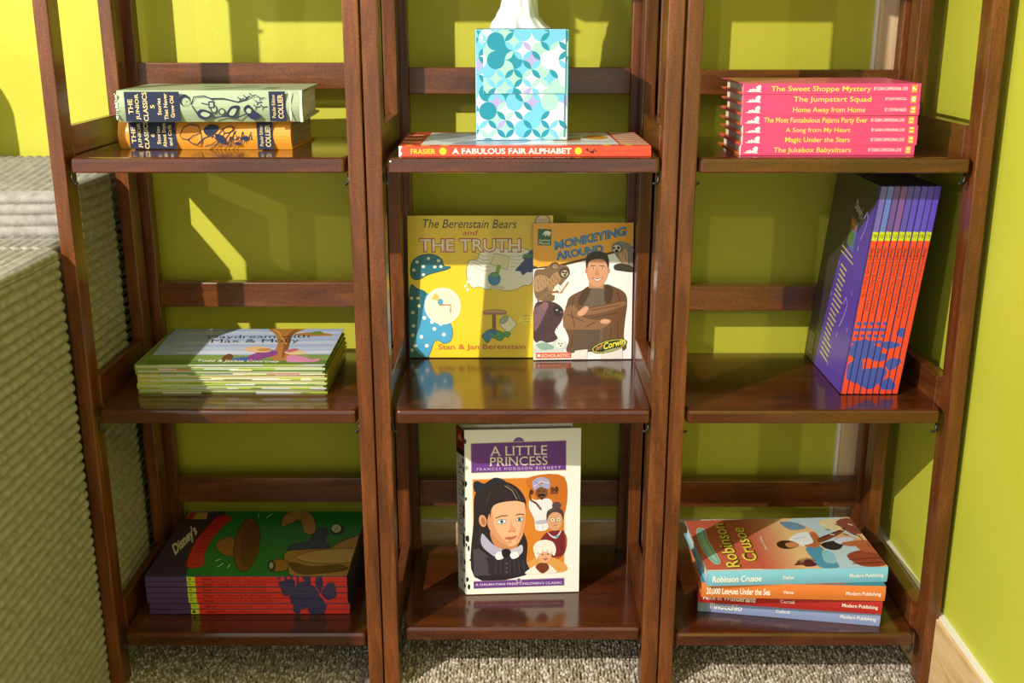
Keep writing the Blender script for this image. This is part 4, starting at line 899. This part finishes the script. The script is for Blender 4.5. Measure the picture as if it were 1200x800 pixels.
for i, (ti, nm) in enumerate(low):
    lab = 'thin purple and red spined hardcover, ' + wh[i] if i < 6 else 'top hardcover of the lying pile, green cover with a red ribbon and brown hat'
    r = series(lab, 'purple and red spined hardcovers lying on the bottom left shelf', ti, nm, L, d, t, i, False)
    if i == 6:
        p = Print((0, 0, t), (1, 0, 0), (0, 1, 0), [(34, 394), (1091, 402), (1191, 63), (240, 58)], [(0, 0), (L, 0), (L, d), (0, d)])
        G, BRN, TAN, OUT = '#1f7a35', '#7d4a22', '#b3813f', '#1e1510'
        p.poly([(0, 0), (1300, 0), (1300, 420), (0, 420)], '#3a2d44'); p.poly([(470, 20), (380, 160), (258, 350), (240, 420), (1300, 420), (1300, 20)], G)
        p.poly([(250, 58), (350, 58), (340, 100), (230, 100)], '#caa545'); p.poly([(262, 50), (366, 50), (362, 66), (260, 66)], '#3e6fa0', True); p.poly([(256, 62), (290, 62), (272, 100), (230, 100)], '#c43b2c'); 
        p.text("Disney's", (186, 288), (300, 170), (160, 240), '#e6dcb4', offset=.03, shear=.2)
        rb = [(252, 350), (262, 280), (300, 200), (350, 140), (410, 82), (474, 96), (420, 150), (370, 215), (340, 280), (332, 344)]
        p.blob(rb, '#d12c26', edge='#7a1614', ew=3)
        for k in range(16):
            q_ = k / 15; cx = 294 + (440 - 294) * q_ ** 1.4; cy = 340 - (340 - 96) * q_ ** .8; p.line([(cx - 22, cy - 5), (cx + 20, cy + 1)], 3.5, '#7d1513', True)
        # hat, second hat behind, scarf, jacket, field glasses and compass
        p.blob([(395, 238), (430, 205), (480, 195), (510, 230), (505, 290), (440, 288)], '#a66b2e', edge=OUT); p.ell(560, 235, 66, 142, BRN, 8, edge=OUT, ew=4); p.ell(575, 235, 44, 118, '#66391a', 8)
        p.blob([(740, 140), (752, 85), (800, 58), (870, 62), (912, 95), (922, 160), (900, 185), (860, 170), (840, 110), (790, 128)], TAN, edge=OUT, ew=4); p.line([(752, 130), (800, 122), (860, 80)], 4, '#8a5a28')
        p.blob([(900, 200), (930, 155), (970, 150), (990, 180), (970, 215), (1000, 250), (930, 260), (880, 262), (780, 268), (800, 235), (880, 225)], '#33445c', edge=OUT, ew=3)
        p.blob([(760, 280), (860, 262), (1000, 255), (1040, 230), (1170, 190), (1180, 260), (1100, 402), (820, 402), (780, 360)], TAN, edge=OUT, ew=4); p.blob([(820, 300), (930, 268), (1130, 262), (1120, 330), (930, 335), (850, 320)], '#c79a5c', edge=OUT, ew=3); p.blob([(790, 330), (900, 352), (1050, 345), (1090, 370), (900, 392), (820, 380)], '#6b4a25', edge=OUT, ew=3)
        p.blob([(690, 318), (760, 315), (782, 340), (770, 372), (700, 376), (672, 350)], '#a5702f', edge=OUT, ew=4); p.ell(694, 348, 20, 28, '#57391c', edge=OUT, ew=3); p.ell(692, 346, 10, 16, '#9ab8b0')
        p.ell(1036, 158, 34, 30, '#3a2a22', edge=OUT, ew=3); p.ell(1032, 154, 25, 22, '#c7ccb0'); p.line([(1022, 164), (1042, 146)], 4, '#2a2a22')
        for a_, b_ in (((620, 92), (614, 72)), ((660, 96), (690, 72)), ((398, 320), (425, 312)), ((410, 352), (440, 334)), ((462, 356), (478, 338))): p.line([a_, b_], 4, '#e4ead0', True)
        p.line([(1120, 300), (1128, 330), (1140, 345)], 3, OUT); p.make('cover_print', M['print'], r)
    put(r, RZ(random.uniform(-.15, .15)), (0, 0, 0), (-.4842 + (.0022 if i < 2 else 0) + random.uniform(-.0004, .0004), .0488 + random.uniform(-.0005, .0005), zc)); zc += t
t = .00795; L, d = .2625, .1745
hi_ = [('Goofy Shapes Up', '9', '#6d62b4'), ('Look Before You Leap!', '10', '#6076c8'), ("Minnie's Small Wonders", '11', '#6a4a96'), ("Daisy's Nature Hunt", '12', '#7c509c'), ("Mickey's Weather Machine", '13', '#5c4ab4'), ("Mickey, Don't Worry!", '14', '#5c4ac0'), ('Uncle Scrooge Comes Home', '17', '#604cc8'), ('The Lighthouse Mystery', '18', '#5f49c4'), ('Parents Guide', '19', '#5f45c8')]
LEAN = 5.7
names = ['leftmost of the leaning row, dark back cover showing', 'second from the left in the leaning row', 'third from the left in the leaning row', 'fourth from the left in the leaning row', 'in the middle of the leaning row', 'fourth from the right in the leaning row', 'third from the right in the leaning row', 'second from the right in the leaning row', 'rightmost of the leaning row']
for i, (ti, nm, wash) in enumerate(hi_):
    r = series('thin purple and red spined hardcover, ' + names[i], 'purple and red spined hardcovers leaning on the middle right shelf', ti, nm, L, d, t, i, True, wash)
    if i == 0:
        b = back(L, d, t, [(0, 800), (540, 800), (540, 0), (0, 0)], base=1.2e-4)
        b.rect(0, 0, 540, 800, '#3b3536'); b.poly([(540, 60), (540, 800), (155, 800), (190, 540), (225, 330), (330, 245)], '#5a3fa4'); b.rect(524, 0, 540, 800, '#4a3690')
        b.text("Disney's", (300, 118), (400, 150), (306, 80), '#d9d2c4', offset=.02, shear=.2)
        b.poly([(290, 150), (372, 165), (368, 280), (286, 262)], '#4c7ba0'); b.poly([(292, 152), (356, 164), (352, 205), (288, 194)], '#b9412c'); b.poly([(288, 200), (352, 212), (348, 268), (284, 256)], '#5e7a44'); b.text('READ', (298, 184), (346, 192), (300, 164), '#e8c94a', offset=.02)
        yl = '#d8cf5a'
        for k, w in enumerate((150, 170)): b.line([(232, 280 + k * 22), (232 + w, 300 + k * 22)], 5, yl, True)
        rr = random.Random(4)
        for k in range(19):
            y = 350 + k * 21; x = 262 - k * 3.0; w = rr.uniform(70, 120)
            b.line([(x, y), (x + w, y + 12)], 7, yl, True); b.line([(x + w * .4, y + 7), (x + w * .44, y + 8)], 9, '#5a3fa4', True)
        for (x, y, s_) in ((450, 170, 1.0), (400, 520, 1.1)):
            b.line([(x - 20 * s_, y - 30 * s_), (x, y - 60 * s_), (x + 26 * s_, y - 40 * s_), (x + 12 * s_, y + 10 * s_), (x - 16 * s_, y + 50 * s_)], 9 * s_, '#9a83cc'); b.ell(x - 24 * s_, y + 84 * s_, 7, 12, '#9a83cc')
        for (x, y) in ((240, 350), (455, 420), (215, 480), (480, 560), (330, 740)): b.poly([(x, y - 14), (x + 7, y), (x + 16, y + 6), (x + 4, y + 8), (x, y + 20), (x - 5, y + 7), (x - 15, y + 4), (x - 5, y - 2)], '#8b70c4', True)
        b.rect(28, 690, 112, 775, '#8a8a68'); b.rect(36, 698, 104, 767, '#57564a'); b.rect(44, 706, 96, 759, '#77765c')
        b.make('back_cover_print', M['print'], r)
    x = .4135 + i * (t + .00008) / math.cos(R(LEAN)); sh = math.sin(R(LEAN)) * 0
    put(r, RY(LEAN) @ UPRIGHT, (L, 0, 0), (x, .0575 + random.uniform(-.0006, .0006), Z2 + t * math.sin(R(LEAN)) + .0003 - (.003 if False else 0)))

# ---- four classics fanned on the bottom right shelf
t = .0213; L, d = .2345, .145
def classic(label, col, title, author, serif, xs, tcol='#f6f4ec', back_c=None, z=0):
    r = book('hardcover_book', label, 'book', 'children classics fanned on the bottom right shelf', L, d, t, col, None, .0022, .0035, .0015, .4)
    s = spine(L, t, y=-.0016); H = t * 1000
    s.text(title, (xs[0], H * .27), (xs[1], H * .27), (xs[0], H * .70), tcol, serif=serif, offset=.02); s.text(author, (xs[2], H * .38), (xs[3], H * .38), (xs[2], H * .60), tcol, serif=.05, offset=.012, keep=True)
    s.text('Modern Publishing', (184, H * .38), (229, H * .38), (184, H * .62), tcol, serif=.05, offset=.012, keep=True)
    return r, s, H
r, s, H = classic('periwinkle blue spined children classic at the bottom of the fanned stack', '#8f9fce', 'Pinocchio', 'Collodi', 0, (16, 58, 102, 120))
s.rect(0, .5, 12, H - .5, '#7d98a0', True); s.make('spine_print', M['print_soft'], r); put(r, RZ(-9.6), (0, 0, 0), (.2487, .0575, Z3))
r, s, H = classic('red spined children classic, second from the bottom of the fanned stack', '#b52a26', 'Alice in Wonderland', 'Carroll', 0, (6, 74, 106, 124))
s.make('spine_print', M['print_soft'], r); put(r, RZ(-7.6), (0, 0, 0), (.2458, .0430, Z3 + t))
r, s, H = classic('orange spined children classic, just under the top blue spined one', '#dd7a35', '20,000 Leagues Under the Sea', 'Verne', 0, (6, 88, 104, 118))
s.make('spine_print', M['print_soft'], r)
p = head(L, d, t)([(0, 0), (234, 0), (234, 145), (0, 145)]); p.rect(0, 0, 234, 145, '#3f7f88'); p.blob([(100, 4), (140, 22), (190, 12), (170, 2)], '#b2542f'); p.make('cover_print', M['print_soft'], r); put(r, RZ(-2.4), (0, 0, 0), (.2450, .0190, Z3 + 2 * t))
r, s, H = classic('top book of the fanned stack, light blue spine and painted castaway cover', '#7fc0da', 'Robinson Crusoe', 'Defoe', .06, (6, 70, 98, 112))
s.make('spine_print', M['print_soft'], r)
p = Print((0, 0, t), (1, 0, 0), (0, 1, 0), [(178, 323), (1141, 300), (930, 31), (54, 50)], [(0, 0), (L, 0), (L, d), (0, d)])
p.poly([(20, 0), (1200, 0), (1200, 312), (160, 318)], '#c25a48')
p.poly([(178, 323), (1141, 300), (1141, 294), (178, 316)], '#d8d3c4')
def hexmix(a, b, q): return '#' + ''.join('%02x' % int(int(a[i:i + 2], 16) * (1 - q) + int(b[i:i + 2], 16) * q) for i in (1, 3, 5))
for k in range(10): q = k / 9; p.poly([(330 + 22 * k, 20), (1000, 20), (1150, 304), (470 + 26 * k, 312)], hexmix('#c25a48', '#e7bd85', q))
p.blob([(600, 50), (700, 80), (760, 120), (800, 200), (860, 300), (1080, 304), (980, 150), (900, 40), (700, 30)], '#b9d0dc'); p.blob([(700, 200), (760, 180), (830, 240), (880, 302), (780, 304), (740, 260)], '#4f93b4'); p.blob([(560, 60), (640, 60), (700, 90), (620, 100)], '#6e8fb0', True); p.blob([(790, 210), (850, 230), (860, 280), (800, 270)], '#8bc0d4', True)
p.blob([(770, 50), (880, 44), (960, 80), (900, 110), (800, 90)], '#e2cfa4'); p.blob([(860, 60), (940, 40), (1000, 110), (960, 130)], '#8a4a34'); p.blob([(880, 110), (980, 150), (1060, 200), (960, 190), (860, 150)], '#d8a878')
p.blob([(920, 240), (1000, 210), (1090, 230), (1130, 290), (1000, 296)], '#96462c'); p.blob([(960, 170), (1030, 160), (1080, 220), (1000, 214)], '#b4643c', True); p.line([(930, 262), (1110, 250)], 4, '#5a2418'); p.line([(950, 284), (1120, 276)], 4, '#5a2418', True); p.line([(980, 130), (1040, 190)], 5, '#6b2f1e', True)
p.blob([(545, 180), (560, 162), (600, 158), (650, 170), (660, 190), (620, 202), (570, 200)], '#3a1f17'); p.blob([(590, 176), (630, 166), (662, 176), (655, 192), (610, 196)], '#c9835a')
p.blob([(612, 150), (660, 118), (720, 115), (760, 140), (740, 170), (690, 190), (650, 170)], '#e6eaee'); p.line([(632, 150), (700, 140)], 3, '#a9b4bf'); p.blob([(718, 118), (750, 116), (780, 160), (760, 196), (690, 186), (740, 168)], '#b8683f'); p.blob([(762, 150), (830, 120), (900, 96), (900, 112), (830, 150), (780, 168)], '#7c3f28', True)
p.blob([(780, 178), (850, 160), (900, 170), (880, 206), (820, 206)], '#2b2224'); p.blob([(850, 160), (900, 140), (960, 150), (900, 180)], '#c9d3e0', True); p.blob([(890, 172), (1000, 156), (1040, 170), (940, 190)], '#b8683f'); p.line([(770, 150), (910, 92)], 6, '#4a2418')
for k in range(18): a = k * .36; p.line([(640 + 3 * k, 292), (640 + 5 * k + 26 * math.cos(a), 268 + 16 * math.sin(a))], 4, '#6b3426', True)
p.blob([(690, 272), (720, 262), (760, 292), (700, 300)], '#5a1f2c', True)
for k in range(9): p.line([(780 + k * 24, 70 + (k % 3) * 28), (806 + k * 24, 78 + (k % 3) * 26)], 4, '#5c3a2c' if k % 2 else '#f3e6c8', True)
for o_, c, dx in ((.05, '#3c2a12', 5), (.015, '#ecd04e', 0)):
    p.text('Robinson', (362 + dx - 6, 304 + dx * .5), (262 + dx, 64), (280 + dx, 308 + dx * .5), c, offset=o_, serif=.04, keep=False); p.text('Crusoe', (448 + dx, 268), (368 + dx, 88), (372 + dx, 272), c, offset=o_, serif=.04, keep=True)
p.text('Daniel Defoe', (496, 210), (462, 138), (484, 210), '#f1e8da', offset=.01)
p.blob([(118, 102), (160, 100), (180, 160), (245, 272), (206, 278), (140, 190)], '#6fb3ba', edge='#e3cf8a', ew=3); p.blob([(134, 116), (150, 114), (166, 160), (226, 262), (212, 264), (152, 188)], '#a9c9a8')
p.make('cover_print', M['print_soft'], r)
put(r, RZ(2.9), (0, 0, 0), (.2497, .0090, Z3 + 3 * t))
